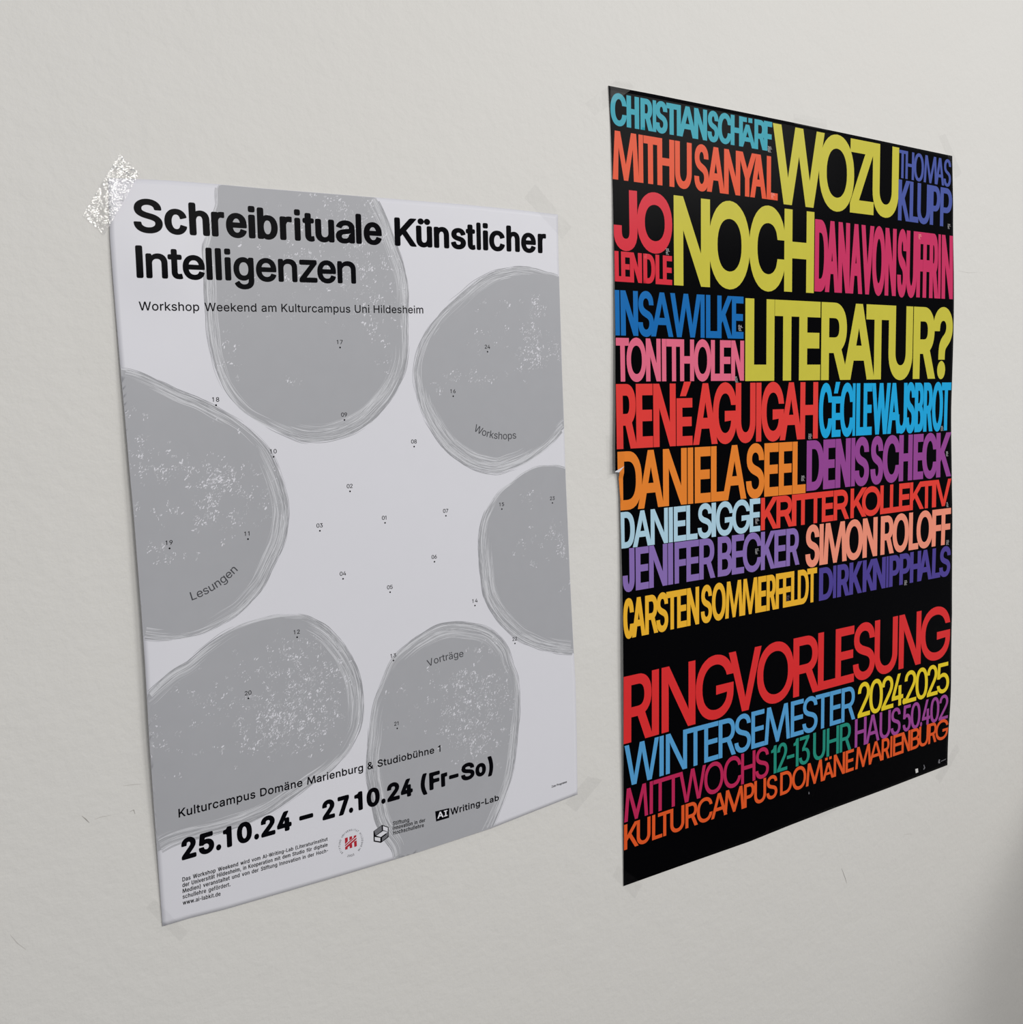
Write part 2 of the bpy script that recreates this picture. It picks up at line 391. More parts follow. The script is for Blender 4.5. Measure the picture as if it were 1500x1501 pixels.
EGGS = [{'o': [(-407.68, 703.97), (-416.4, 680.65), (-425.2, 656.36), (-428.0, 644.38), (-427.38, 623.07), (-426.95, 596.27), (-425.79, 574.7), (-422.31, 555.22),
        (-415.37, 536.67), (-404.71, 522.29), (-393.62, 513.25), (-376.43, 503.95), (-361.14, 496.77), (-347.86, 492.98), (-327.87, 493.07), (-308.5, 497.35),
        (-288.49, 507.16), (-267.76, 526.32), (-256.31, 543.37), (-249.55, 561.75), (-247.41, 586.15), (-246.33, 622.52), (-248.57, 640.43), (-252.9, 655.68),
        (-259.16, 671.82), (-265.33, 687.79), (-274.06, 703.31), (-281.53, 714.11), (-343.86, 718.11)],
  'r': [(-285.28, 504.09, 0.06, 1), (-315.06, 494.53, 0.06, 1), (-427.07, 617.74, 0.08, 0.7), (-248.23, 628.44, 0.09, 0.8), (-364.77, 496.85, 0.04, 0.6)],
  'f': [[-316.18, 638.8, 45.0, 19.5, 150, 1], [-283.74, 649.82, 19.8, 29.2, 150, 0.7], [-309.77, 693.78, 16.2, 9.1, 45, 1], [-282.19, 595.68, 12.6, 14.3, 30, 1],
        [-416.34, 564.07, 7.2, 10.4, 24, 0.8], [-403.14, 619.21, 12.6, 26.0, 30, 0.4], [-350.82, 542.67, 8.1, 2.0, 6, 0.8], [-296.14, 666.31, 14.4, 13.0, 40, 0.8],
        [-357.6, 672.21, 36.0, 16.2, 40, 0.3], [-263.53, 552.41, 7.2, 16.2, 14, 0.5]]},
 {'o': [(-508.76, 552.72), (-495.04, 551.89), (-484.15, 549.45), (-469.12, 542.78), (-453.71, 535.43), (-437.86, 528.99), (-421.72, 520.19), (-405.25, 510.05),
        (-394.14, 500.9), (-382.93, 489.32), (-375.25, 474.23), (-368.89, 453.22), (-365.93, 436.23), (-367.82, 418.9), (-372.02, 404.65), (-381.1, 388.0),
        (-390.08, 372.65), (-401.19, 361.17), (-412.09, 352.14), (-426.27, 344.85), (-442.43, 339.18), (-458.08, 337.53), (-474.28, 338.46), (-488.84, 341.61),
        (-504.92, 346.82), (-518.96, 364.64), (-518.79, 459.04)],
  'r': [(-366.88, 427.57, 0.09, 1), (-469.06, 543.84, 0.06, 0.6), (-474.27, 338.79, 0.03, 0.6), (-377.4, 480.03, 0.03, 0.5)],
  'f': [[-480.74, 479.37, 7.2, 7.8, 24, 1], [-471.78, 471.54, 12.6, 3.9, 24, 1], [-451.37, 474.45, 19.8, 9.1, 34, 1], [-423.03, 466.07, 11.7, 6.5, 70, 1],
        [-423.76, 449.4, 10.8, 9.1, 56, 1], [-431.16, 434.83, 12.6, 5.9, 34, 1], [-473.3, 441.55, 12.6, 4.5, 20, 0.9], [-490.81, 519.64, 6.3, 2.6, 12, 1],
        [-384.45, 451.74, 8.1, 16.9, 40, 0.5], [-474.75, 413.05, 4.5, 3.2, 8, 1], [-459.19, 402.9, 11.7, 2.6, 14, 0.9], [-442.69, 485.02, 22.5, 7.8, 12, 0.9],
        [-411.86, 422.21, 5.4, 6.5, 10, 0.9], [-410.98, 509.02, 14.4, 6.5, 12, 0.5]]},
 {'o': [(-502.88, 286.85), (-488.38, 298.62), (-470.23, 312.18), (-456.85, 317.8), (-443.03, 326.87), (-424.36, 336.61), (-406.72, 342.24), (-388.91, 344.59),
        (-370.82, 344.96), (-355.54, 342.77), (-346.35, 338.03), (-331.54, 326.44), (-319.14, 311.29), (-309.26, 292.53), (-304.51, 275.58), (-303.15, 256.57),
        (-305.09, 239.96), (-309.53, 228.24), (-316.62, 217.09), (-325.52, 208.91), (-337.58, 200.89), (-353.26, 193.81), (-366.12, 187.5), (-379.4, 181.42),
        (-393.06, 175.58), (-414.14, 171.73), (-437.49, 169.94), (-460.07, 169.95), (-476.58, 168.49), (-490.12, 165.14), (-502.83, 175.34), (-502.92, 231.64)],
  'r': [(-331.54, 326.44, 0.06, 1), (-311.7, 298.48, 0.05, 0.9), (-489.52, 296.61, 0.04, 0.8), (-399.13, 174.63, 0.08, 0.8), (-476.54, 169.63, 0.05, 1),
        (-332.3, 202.87, 0.03, 0.5)],
  'f': [[-360.46, 297.97, 21.6, 11.7, 130, 1], [-370.95, 268.5, 30.6, 13.0, 150, 0.9], [-356.21, 247.69, 21.6, 14.3, 130, 1], [-386.14, 241.39, 16.2, 8.5, 70, 1],
        [-377.66, 254.73, 18.0, 11.7, 80, 1], [-426.7, 287.12, 30.6, 16.9, 60, 0.35], [-482.29, 260.89, 8.1, 9.1, 26, 0.8], [-359.66, 317.63, 14.4, 3.9, 24, 0.7],
        [-428.51, 246.97, 27.0, 13.0, 34, 0.6], [-339.26, 275.17, 12.6, 13.0, 36, 0.8]]},
 {'o': [(-34.18, 634.28), (-78.38, 649.77), (-93.23, 652.08), (-109.45, 654.25), (-125.41, 654.05), (-141.15, 650.78), (-156.65, 645.92), (-171.96, 637.99),
        (-190.08, 624.4), (-209.4, 608.52), (-224.15, 592.47), (-233.0, 579.27), (-238.34, 565.03), (-240.81, 552.71), (-239.8, 539.8), (-234.81, 518.77),
        (-226.77, 502.46), (-214.28, 485.83), (-199.95, 473.94), (-183.76, 464.34), (-167.14, 459.12), (-153.23, 457.54), (-140.58, 459.99), (-121.24, 465.9),
        (-99.75, 477.28), (-84.57, 487.72), (-72.6, 497.7), (-44.79, 517.28)],
  'r': [(-230.78, 511.26, 0.06, 1), (-191.16, 468.5, 0.07, 1), (-137.24, 651.69, 0.07, 0.7), (-77.74, 493.7, 0.03, 0.8), (-216.82, 599.54, 0.04, 0.5)],
  'f': [[-105.29, 617.22, 7.2, 5.9, 24, 1], [-109.94, 584.14, 8.1, 10.4, 60, 1], [-112.67, 567.58, 9.9, 5.9, 44, 1], [-82.17, 578.25, 5.4, 7.2, 20, 1],
        [-181.59, 549.01, 14.4, 4.5, 24, 0.6], [-141.98, 609.03, 5.4, 7.8, 7, 1], [-162.29, 595.38, 21.6, 16.9, 34, 0.4], [-120.38, 543.04, 1.8, 1.3, 2, 1],
        [-211.21, 543.7, 7.2, 5.2, 12, 0.5], [-165.01, 545.97, 7.2, 2.0, 8, 0.8]]},
 {'o': [(-36.73, 447.29), (-73.19, 459.29), (-88.37, 461.95), (-105.0, 461.91), (-121.43, 457.19), (-137.71, 447.9), (-152.15, 439.34), (-161.78, 429.32),
        (-170.64, 416.07), (-174.87, 401.26), (-176.04, 384.89), (-174.96, 364.97), (-173.03, 346.84), (-169.4, 334.43), (-161.09, 320.02), (-148.73, 305.61),
        (-132.89, 291.88), (-113.37, 280.87), (-91.69, 272.9), (-63.35, 265.99), (-30.44, 260.5)],
  'r': [(-175.27, 384.83, 0.09, 1), (-100.09, 276.2, 0.06, 1), (-164.15, 323.76, 0.05, 0.8)],
  'f': [[-86.16, 395.87, 4.5, 4.5, 14, 1], [-80.53, 376.69, 4.5, 6.5, 26, 1], [-114.83, 383.05, 16.2, 7.8, 30, 0.45], [-113.52, 365.15, 5.4, 2.6, 10, 0.6],
        [-117.91, 432.8, 10.8, 3.2, 12, 0.5], [-77.76, 337.98, 4.5, 5.2, 4, 0.9]]},
 {'o': [(-278.48, 281.48), (-270.51, 292.96), (-254.04, 303.99), (-239.57, 311.0), (-227.86, 315.27), (-217.54, 317.18), (-204.17, 316.78), (-187.62, 313.33),
        (-170.78, 307.81), (-158.41, 299.43), (-146.0, 284.12), (-141.48, 269.76), (-135.33, 253.65), (-133.29, 233.92), (-133.72, 213.83), (-136.63, 194.87),
        (-140.61, 169.17), (-145.19, 152.01), (-154.73, 131.15), (-164.87, 114.05), (-173.94, 102.39), (-194.13, 81.31), (-261.57, 79.46), (-275.14, 101.7),
        (-278.27, 113.67), (-286.15, 127.4), (-292.51, 141.89), (-295.95, 158.74), (-298.7, 175.33), (-300.78, 191.69), (-300.19, 207.43), (-297.59, 222.74),
        (-295.74, 236.31), (-291.71, 254.55), (-285.85, 266.2)],
  'r': [(-246.83, 307.48, 0.06, 1), (-195.18, 314.97, 0.05, 0.8), (-134.55, 213.28, 0.08, 0.6), (-296.45, 163.34, 0.08, 1), (-281.51, 121.03, 0.04, 0.9),
        (-158.96, 124.47, 0.05, 0.7)],
  'f': [[-198.15, 259.64, 10.8, 5.9, 60, 1], [-186.42, 239.59, 19.8, 11.7, 110, 1], [-190.12, 215.3, 18.0, 11.7, 110, 1], [-183.0, 191.55, 12.6, 7.8, 56, 1],
        [-169.12, 246.81, 10.8, 14.3, 50, 0.8], [-174.45, 284.81, 14.4, 5.2, 26, 0.7], [-241.6, 242.56, 19.8, 15.6, 34, 0.4], [-148.36, 250.23, 7.2, 19.5, 36, 0.5],
        [-150.89, 209.35, 7.2, 19.5, 24, 0.4], [-231.35, 270.22, 3.6, 3.9, 6, 0.9], [-191.26, 176.29, 18.0, 6.5, 10, 0.6]]}]
ARC_WORDS = [{'t': 'Workshops', 'p': [(-179.49, 498.41), (-157.87, 490.49), (-131.12, 489.85)], 'h': 6.79},
 {'t': 'Lesungen', 'p': [(-450.27, 367.09), (-429.42, 374.7), (-411.19, 387.5)], 'h': 6.85},
 {'t': 'Vorträge', 'p': [(-234.74, 278.83), (-220.01, 281.82), (-196.4, 283.0)], 'h': 6.53}]
DOTS = [('17', -313.11, 572.62), ('16', -200.99, 530.65), ('24', -162.23, 572.61), ('18', -423.35, 523.49), ('10', -376.67, 480.23), ('19', -466.03, 410.75),
 ('11', -401.52, 412.75), ('09', -311.27, 510.12), ('08', -243.42, 485.01), ('02', -308.25, 447.54), ('03', -337.75, 414.87), ('01', -275.12, 417.31),
 ('07', -212.03, 419.5), ('04', -317.66, 370.76), ('05', -272.11, 353.8), ('06', -225.5, 377.35), ('14', -182.29, 330.87), ('15', -149.6, 421.83), ('23', -89.05, 424.18),
 ('22', -137.04, 287.51), ('21', -268.87, 226.4), ('20', -407.14, 278.66), ('12', -362.1, 324.54), ('13', -270.59, 290.31)]
DATES = [('30.10.', 224.24, 810.5, 'g'), ('06.11.', 230.31, 759.45, 'l'), ('13.11.', 67.74, 683.6, 'g'), ('27.11.', 572.67, 756.21, 'g'), ('20.11.', 509.23, 737.33, 'l'),
 ('04.12.', 177.59, 607.5, 'g'), ('11.12.', 172.32, 549.55, 'g'), ('22.01.', 297.91, 482.03, 'g'), ('15.01.', 566.9, 486.67, 'g'), ('29.01.', 285.73, 431.74, 'g'),
 ('18.12.', 579.02, 451.96, 'g'), ('20.11.', 206.22, 385.04, 'g'), ('11.12.', 580.33, 382.15, 'g'), ('27.11.', 206.43, 349.61, 'g'), ('22.01.', 582.24, 329.42, 'g'),
 ('29.01.', 260.5, 287.93, 'd'), ('22.01.', 492.0, 282.42, 'g')]
WHITE_SHAPES = {'ai_box': [(-231.96, 138.88), (-216.43, 138.48), (-217.05, 129.08), (-231.28, 128.78)],
 'm1': [(-324.64, 136.09), (-321.92, 136.29), (-322.0, 132.51), (-324.74, 130.42)],
 'm2': [(-320.2, 136.24), (-317.66, 136.36), (-317.75, 133.97), (-320.33, 132.72)],
 'm3': [(-316.0, 136.07), (-313.58, 136.29), (-313.57, 134.82), (-324.81, 128.54), (-324.76, 129.79), (-316.06, 134.56)],
 'm4': [(-313.47, 133.91), (-313.47, 132.38), (-324.73, 125.41), (-324.77, 127.77)],
 'm5': [(-316.01, 130.61), (-313.44, 131.35), (-313.38, 125.85), (-315.81, 125.58)],
 'm6': [(-320.38, 128.16), (-317.93, 129.44), (-317.94, 125.63), (-320.28, 125.47)],
 'm7': [(-324.67, 126.98), (-322.39, 127.66), (-322.35, 125.37), (-324.6, 125.32)],
 'ring': [(-318.96, 130.34), (-307.85, 129.68), (-318.3, 142.1)],
 'b_back': [(-296.46, 135.53), (-287.5, 139.37), (-287.43, 133.93), (-295.02, 130.28)],
 'b_side': [(-287.5, 139.37), (-281.1, 135.73), (-281.46, 126.22), (-287.57, 133.84)],
 'b_sidein': [(-286.73, 137.89), (-282.1, 135.33), (-282.23, 131.73), (-286.72, 134.4)],
 'b_seat': [(-293.91, 130.64), (-287.18, 133.35), (-282.39, 131.25), (-289.31, 128.32)],
 'b_outline': [(-296.46, 135.53), (-296.63, 125.79), (-289.37, 122.78), (-281.46, 126.22), (-281.1, 135.73), (-287.5, 139.37)],
 'b_right': [(-288.64, 127.51), (-281.87, 130.34), (-282.0, 126.74), (-288.93, 123.57)],
 'b_frontw': [(-295.45, 129.87), (-289.88, 127.69), (-290.01, 124.36), (-295.44, 126.52)]}
BLACK_SHAPES = {'square': [(520.21, 19.74), (526.08, 19.65), (527.19, 13.79), (521.63, 13.63)],
 's1': [(538.76, 22.02), (540.34, 21.68), (543.0, 16.73), (539.94, 14.56), (538.34, 15.68), (540.47, 17.56)],
 's2': [(574.59, 22.37), (577.86, 21.1), (576.3, 19.65), (578.02, 16.32), (574.48, 16.28), (573.12, 18.34)],
 's3': [(579.55, 18.77), (591.2, 19.72), (591.56, 18.86), (579.91, 17.91)],
 's4': [(300.3, 37.19), (301.32, 36.96), (302.13, 34.13), (300.08, 34.24)]}
TAPES = [{'s': 'w',
  'q': [(-516.06, 664.69), (-487.7, 712.89), (-473.92, 700.46), (-501.86, 651.47)],
  'l': 'glossy crinkled clear tape strip across the upper left corner of the white poster',
  'g': 1},
 {'s': 'w',
  'q': [(-116.84, 720.22), (-103.76, 734.51), (-60.23, 697.77), (-72.24, 684.78)],
  'l': 'faint clear tape strip across the upper right corner of the white poster',
  'g': 0},
 {'s': 'w',
  'q': [(-78.41, 110.91), (-47.67, 132.66), (-28.51, 124.76), (-64.41, 98.06)],
  'l': 'faint clear tape strip across the lower right corner of the white poster',
  'g': 0},
 {'s': 'w',
  'q': [(-497.56, 121.88), (-490.93, 126.81), (-465.37, 91.24), (-472.3, 85.19)],
  'l': 'barely visible clear tape strip across the lower left corner of the white poster',
  'g': 0},
 {'s': 'b',
  'q': [(-42.19, 819.56), (8.27, 855.72), (22.7, 846.0), (-29.41, 809.65)],
  'l': 'faint clear tape strip across the upper left corner of the black poster',
  'g': 0},
 {'s': 'b', 'q': [(263.64, 856.66), (322.46, 857.68), (322.66, 845.07), (263.77, 844.4)], 'l': 'faint clear tape strip over the top edge of the black poster', 'g': 0},
 {'s': 'b',
  'q': [(545.49, 869.77), (560.41, 875.35), (599.28, 829.02), (585.52, 820.24)],
  'l': 'faint clear tape strip across the upper right corner of the black poster',
  'g': 0},
 {'s': 'b',
  'q': [(-19.34, 491.07), (0.74, 487.78), (2.22, 452.67), (-18.1, 444.28)],
  'l': 'clear tape strip over the left edge of the black poster above the tear',
  'g': 0},
 {'s': 'b', 'q': [(-15.77, 14.85), (-8.04, 25.02), (26.71, -6.31), (15.73, -19.64)], 'l': 'clear tape strip across the lower left corner of the black poster', 'g': 0},
 {'s': 'b', 'q': [(312.37, 6.51), (349.2, 7.65), (354.67, 0.93), (317.68, -1.91)], 'l': 'short clear tape strip over the bottom edge of the black poster', 'g': 0},
 {'s': 'b', 'q': [(616.69, 36.51), (625.44, 25.73), (579.2, -14.46), (567.5, -1.98)], 'l': 'clear tape strip across the lower right corner of the black poster', 'g': 0}]
SCUFFS = [([(366.96, -80.86), (371.22, -89.42), (374.79, -96.89), (377.68, -104.2)], 0.7, 'dark'), ([(497.78, -68.31), (506.97, -69.75), (519.39, -73.07)], 0.6, 'grey'),
 ([(-34.31, 446.8), (-28.92, 446.91)], 0.8, 'light'), ([(-541.11, 208.38), (-538.33, 204.98), (-536.03, 201.69)], 0.6, 'dark'),
 ([(-532.45, 203.56), (-526.4, 204.29), (-519.86, 203.82)], 0.5, 'grey'), ([(-510.08, 225.37), (-502.38, 224.77), (-495.65, 223.83)], 0.5, 'grey'),
 ([(-506.05, 203.3), (-502.89, 204.22), (-502.03, 200.66)], 0.6, 'dark'), ([(-595.46, 129.49), (-591.28, 121.74), (-585.63, 114.55)], 0.5, 'grey'),
 ([(596.38, 699.54), (620.37, 698.41), (643.05, 700.85)], 0.4, 'grey')]

rnd = random.Random(11)
# ---------------------------------------------------------------- helpers
def lin(c):
    return tuple(((v / 255) / 12.92 if v / 255 <= 0.04045 else ((v / 255 + 0.055) / 1.055) ** 2.4) for v in c)
def nt(name):
    m = bpy.data.materials.new(name); m.use_nodes = True
    return m, m.node_tree, m.node_tree.nodes['Principled BSDF']
def print_mat(name, rgb, rough=0.35, spec=0.3, var=0.04):
    m, t, b = nt(name)
    n = t.nodes.new('ShaderNodeTexNoise'); n.inputs['Scale'].default_value = 60; n.inputs['Detail'].default_value = 3
    g = t.nodes.new('ShaderNodeNewGeometry'); t.links.new(g.outputs['Position'], n.inputs['Vector'])
    r = t.nodes.new('ShaderNodeMix'); r.data_type = 'RGBA'
    c = lin(rgb)
    r.inputs[6].default_value = (*[v * (1 - var) for v in c], 1); r.inputs[7].default_value = (*[min(1, v * (1 + var)) for v in c], 1)
    t.links.new(n.outputs['Fac'], r.inputs[0]); t.links.new(r.outputs[2], b.inputs['Base Color'])
    b.inputs['Roughness'].default_value = rough; b.inputs['Specular IOR Level'].default_value = spec
    return m
INK = {'teal': (50, 158, 177), 'orange_red': (224, 84, 50), 'crimson': (212, 46, 62), 'yellow': (198, 190, 68), 'blue': (74, 88, 160),
       'magenta': (198, 52, 98), 'azure': (22, 106, 178), 'pink': (222, 106, 134), 'red': (222, 62, 58), 'cyan': (30, 164, 220),
       'orange': (228, 130, 48), 'purple': (146, 70, 146), 'ice': (172, 206, 224), 'red2': (226, 64, 54), 'violet': (134, 108, 176),
       'salmon': (236, 146, 122), 'gold': (234, 178, 50), 'indigo': (78, 66, 146), 'red3': (216, 48, 50), 'sky': (84, 156, 208),
       'lemon': (226, 200, 44), 'raspberry': (184, 40, 86), 'green': (36, 138, 120), 'plum': (152, 70, 146), 'burnt': (222, 88, 40),
       'ink': (8, 8, 12), 'paper': (226, 226, 232)}
M = {}
def mat(k):
    if k not in M:
        M[k] = print_mat('print_' + k, INK[k], 0.25, 0.05 if k != 'ink' else 0.015)
    return M[k]
M_black = print_mat('black_glossy_print', (4, 4, 6), 0.22, 0.014, 0.0)
M_white = print_mat('white_poster_paper', (219, 219, 226), 0.38, 0.22, 0.01)
M_back = print_mat('paper_edge', (206, 205, 204), 0.6, 0.2, 0.01)
M_grey = print_mat('print_grey', (168, 169, 174), 0.38, 0.22, 0.03)
M_gdark = print_mat('print_grey_dark', (158, 159, 164), 0.38, 0.22, 0.03)
M_gmid = print_mat('print_grey_mid', (186, 187, 192), 0.38, 0.22, 0.03)
M_glight = print_mat('print_grey_light', (205, 206, 211), 0.38, 0.22, 0.03)
M_box = print_mat('print_box_grey', (112, 112, 118), 0.4, 0.2)
M_dimtext = print_mat('print_dim_grey', (60, 61, 66), 0.4, 0.35)
M_date = {'g': print_mat('print_date_grey', (176, 174, 176), 0.4, 0.2), 'l': print_mat('print_date_light', (238, 150, 140), 0.4, 0.2), 'd': print_mat('print_date_dark', (96, 84, 92), 0.4, 0.2)}
M_red = print_mat('print_emblem_red', (176, 28, 44), 0.4, 0.35)

def obj(name, me, parent=None, m=None, **props):
    o = bpy.data.objects.new(name, me); col.objects.link(o)
    if m: me.materials.append(m)
    if parent: o.parent = parent
    for k, v in props.items(): o[k] = v
    return o
def thing(name, label, cat, loc, group=None):
    o = bpy.data.objects.new(name, None); col.objects.link(o); o.location = loc; o.empty_display_size = 0.05
    o['label'] = label; o['category'] = cat
    if group: o['group'] = group
    return o

def interp(pts, key, t):
    """piecewise-linear lookup; pts sorted by pts[i][key] ascending, returns other coordinate"""
    o = 1 - key
    if t <= pts[0][key]:
        a, b = pts[0], pts[1]
    elif t >= pts[-1][key]:
        a, b = pts[-2], pts[-1]
    else:
        for a, b in zip(pts, pts[1:]):
            if a[key] <= t <= b[key]: break
    d = b[key] - a[key]
    return a[o] if abs(d) < 1e-9 else a[o] + (b[o] - a[o]) * (t - a[key]) / d

class Sheet:
    """A poster sheet: outline in wall millimetres plus its bow away from the wall."""
    def __init__(s, edge, lift, origin, xc=(), zc=()):
        s.xc = xc; s.zc = zc
        s.e = edge; s.lift = lift; s.origin = origin
        s.L = sorted(edge['left'], key=lambda q: q[1]); s.R = sorted(edge['right'], key=lambda q: q[1])
        s.T = sorted(edge['top']); s.B = sorted(edge['bottom'])
    def clamp(s, x, z, pad=0.25):
        lo = interp(s.L, 1, z) + pad; hi = interp(s.R, 1, z) - pad
        x = min(max(x, lo), hi)
        zb = interp(s.B, 0, x) + pad; zt = interp(s.T, 0, x) - pad
        return x, min(max(z, zb), zt)
    def point(s, x, z, layer):
        """local coordinates (relative to the poster's empty) of a printed point"""
        X, Z = x / 1000, z / 1000
        return Vector((X, -s.lift(X, Z) - 0.00005 - layer * 0.000006, Z + Z0)) - s.origin

def edge_curve(pts):
    acc = [0]
    for a, b in zip(pts, pts[1:]): acc.append(acc[-1] + math.dist(a, b))
    n = acc[-1]; acc = [v / n for v in acc]
    def f(t):
        if t <= 0: return pts[0]
        if t >= 1: return pts[-1]
        for i in range(len(acc) - 1):
            if acc[i] <= t <= acc[i + 1]: break
        k = (t - acc[i]) / max(1e-9, acc[i + 1] - acc[i])
        a, b = pts[i], pts[i + 1]
        return (a[0] + (b[0] - a[0]) * k, a[1] + (b[1] - a[1]) * k)
    return f, acc

def build_sheet(sh, nu, nv, parent, mats, thick=0.0002, extra_u=[], extra_v=[]):
    e = sh.e
    Lf, la = edge_curve(e['left']); Rf, _ = edge_curve(e['right']); Tf, _ = edge_curve(e['top']); Bf, _ = edge_curve(e['bottom'])
    vs = sorted(set([i / nv for i in range(nv + 1)] + la + extra_v)); us = sorted(set([i / nu for i in range(nu + 1)] + extra_u))
    P00, P10, P01, P11 = e['left'][0], e['right'][0], e['left'][-1], e['right'][-1]
    front = []; V = []
    for v in vs:
        for u in us:
            a, b, c, d = Lf(v), Rf(v), Tf(u), Bf(u)
            uu = u
            # only the outer strip follows a tear in the left edge
            x = (1 - uu) * a[0] + uu * b[0] + (1 - v) * c[0] + v * d[0] - ((1 - u) * (1 - v) * P00[0] + u * (1 - v) * P10[0] + (1 - u) * v * P01[0] + u * v * P11[0])
            z = (1 - uu) * a[1] + uu * b[1] + (1 - v) * c[1] + v * d[1] - ((1 - u) * (1 - v) * P00[1] + u * (1 - v) * P10[1] + (1 - u) * v * P01[1] + u * v * P11[1])
            X, Z = x / 1000, z / 1000
            V.append(Vector((X, -sh.lift(X, Z), Z + Z0)) - sh.origin)
    n = len(us); m = len(vs); F = []
    for j in range(m - 1):
        for i in range(n - 1):
            F.append((j * n + i, (j + 1) * n + i, (j + 1) * n + i + 1, j * n + i + 1))
    N = len(V)
    back = [v + Vector((0, thick, 0)) for v in V]
    nf = len(F)
    F += [tuple(N + k for k in reversed(f)) for f in F[:nf]]
    rim = [(j * n) for j in range(m)] + [(m - 1) * n + i for i in range(1, n)] + [j * n + n - 1 for j in range(m - 2, -1, -1)] + [i for i in range(n - 2, 0, -1)]
    for a, b in zip(rim, rim[1:] + rim[:1]): F.append((b, a, N + a, N + b))
    me = bpy.data.meshes.new('sheet'); me.from_pydata([tuple(v) for v in V + back], [], F)
    me.materials.append(mats[0]); me.materials.append(mats[1])
    for k, p in enumerate(me.polygons):
        p.use_smooth = k < 2 * nf; p.material_index = 0 if k < nf else 1
    o = bpy.data.objects.new('paper_sheet', me); col.objects.link(o); o.parent = parent
    return o

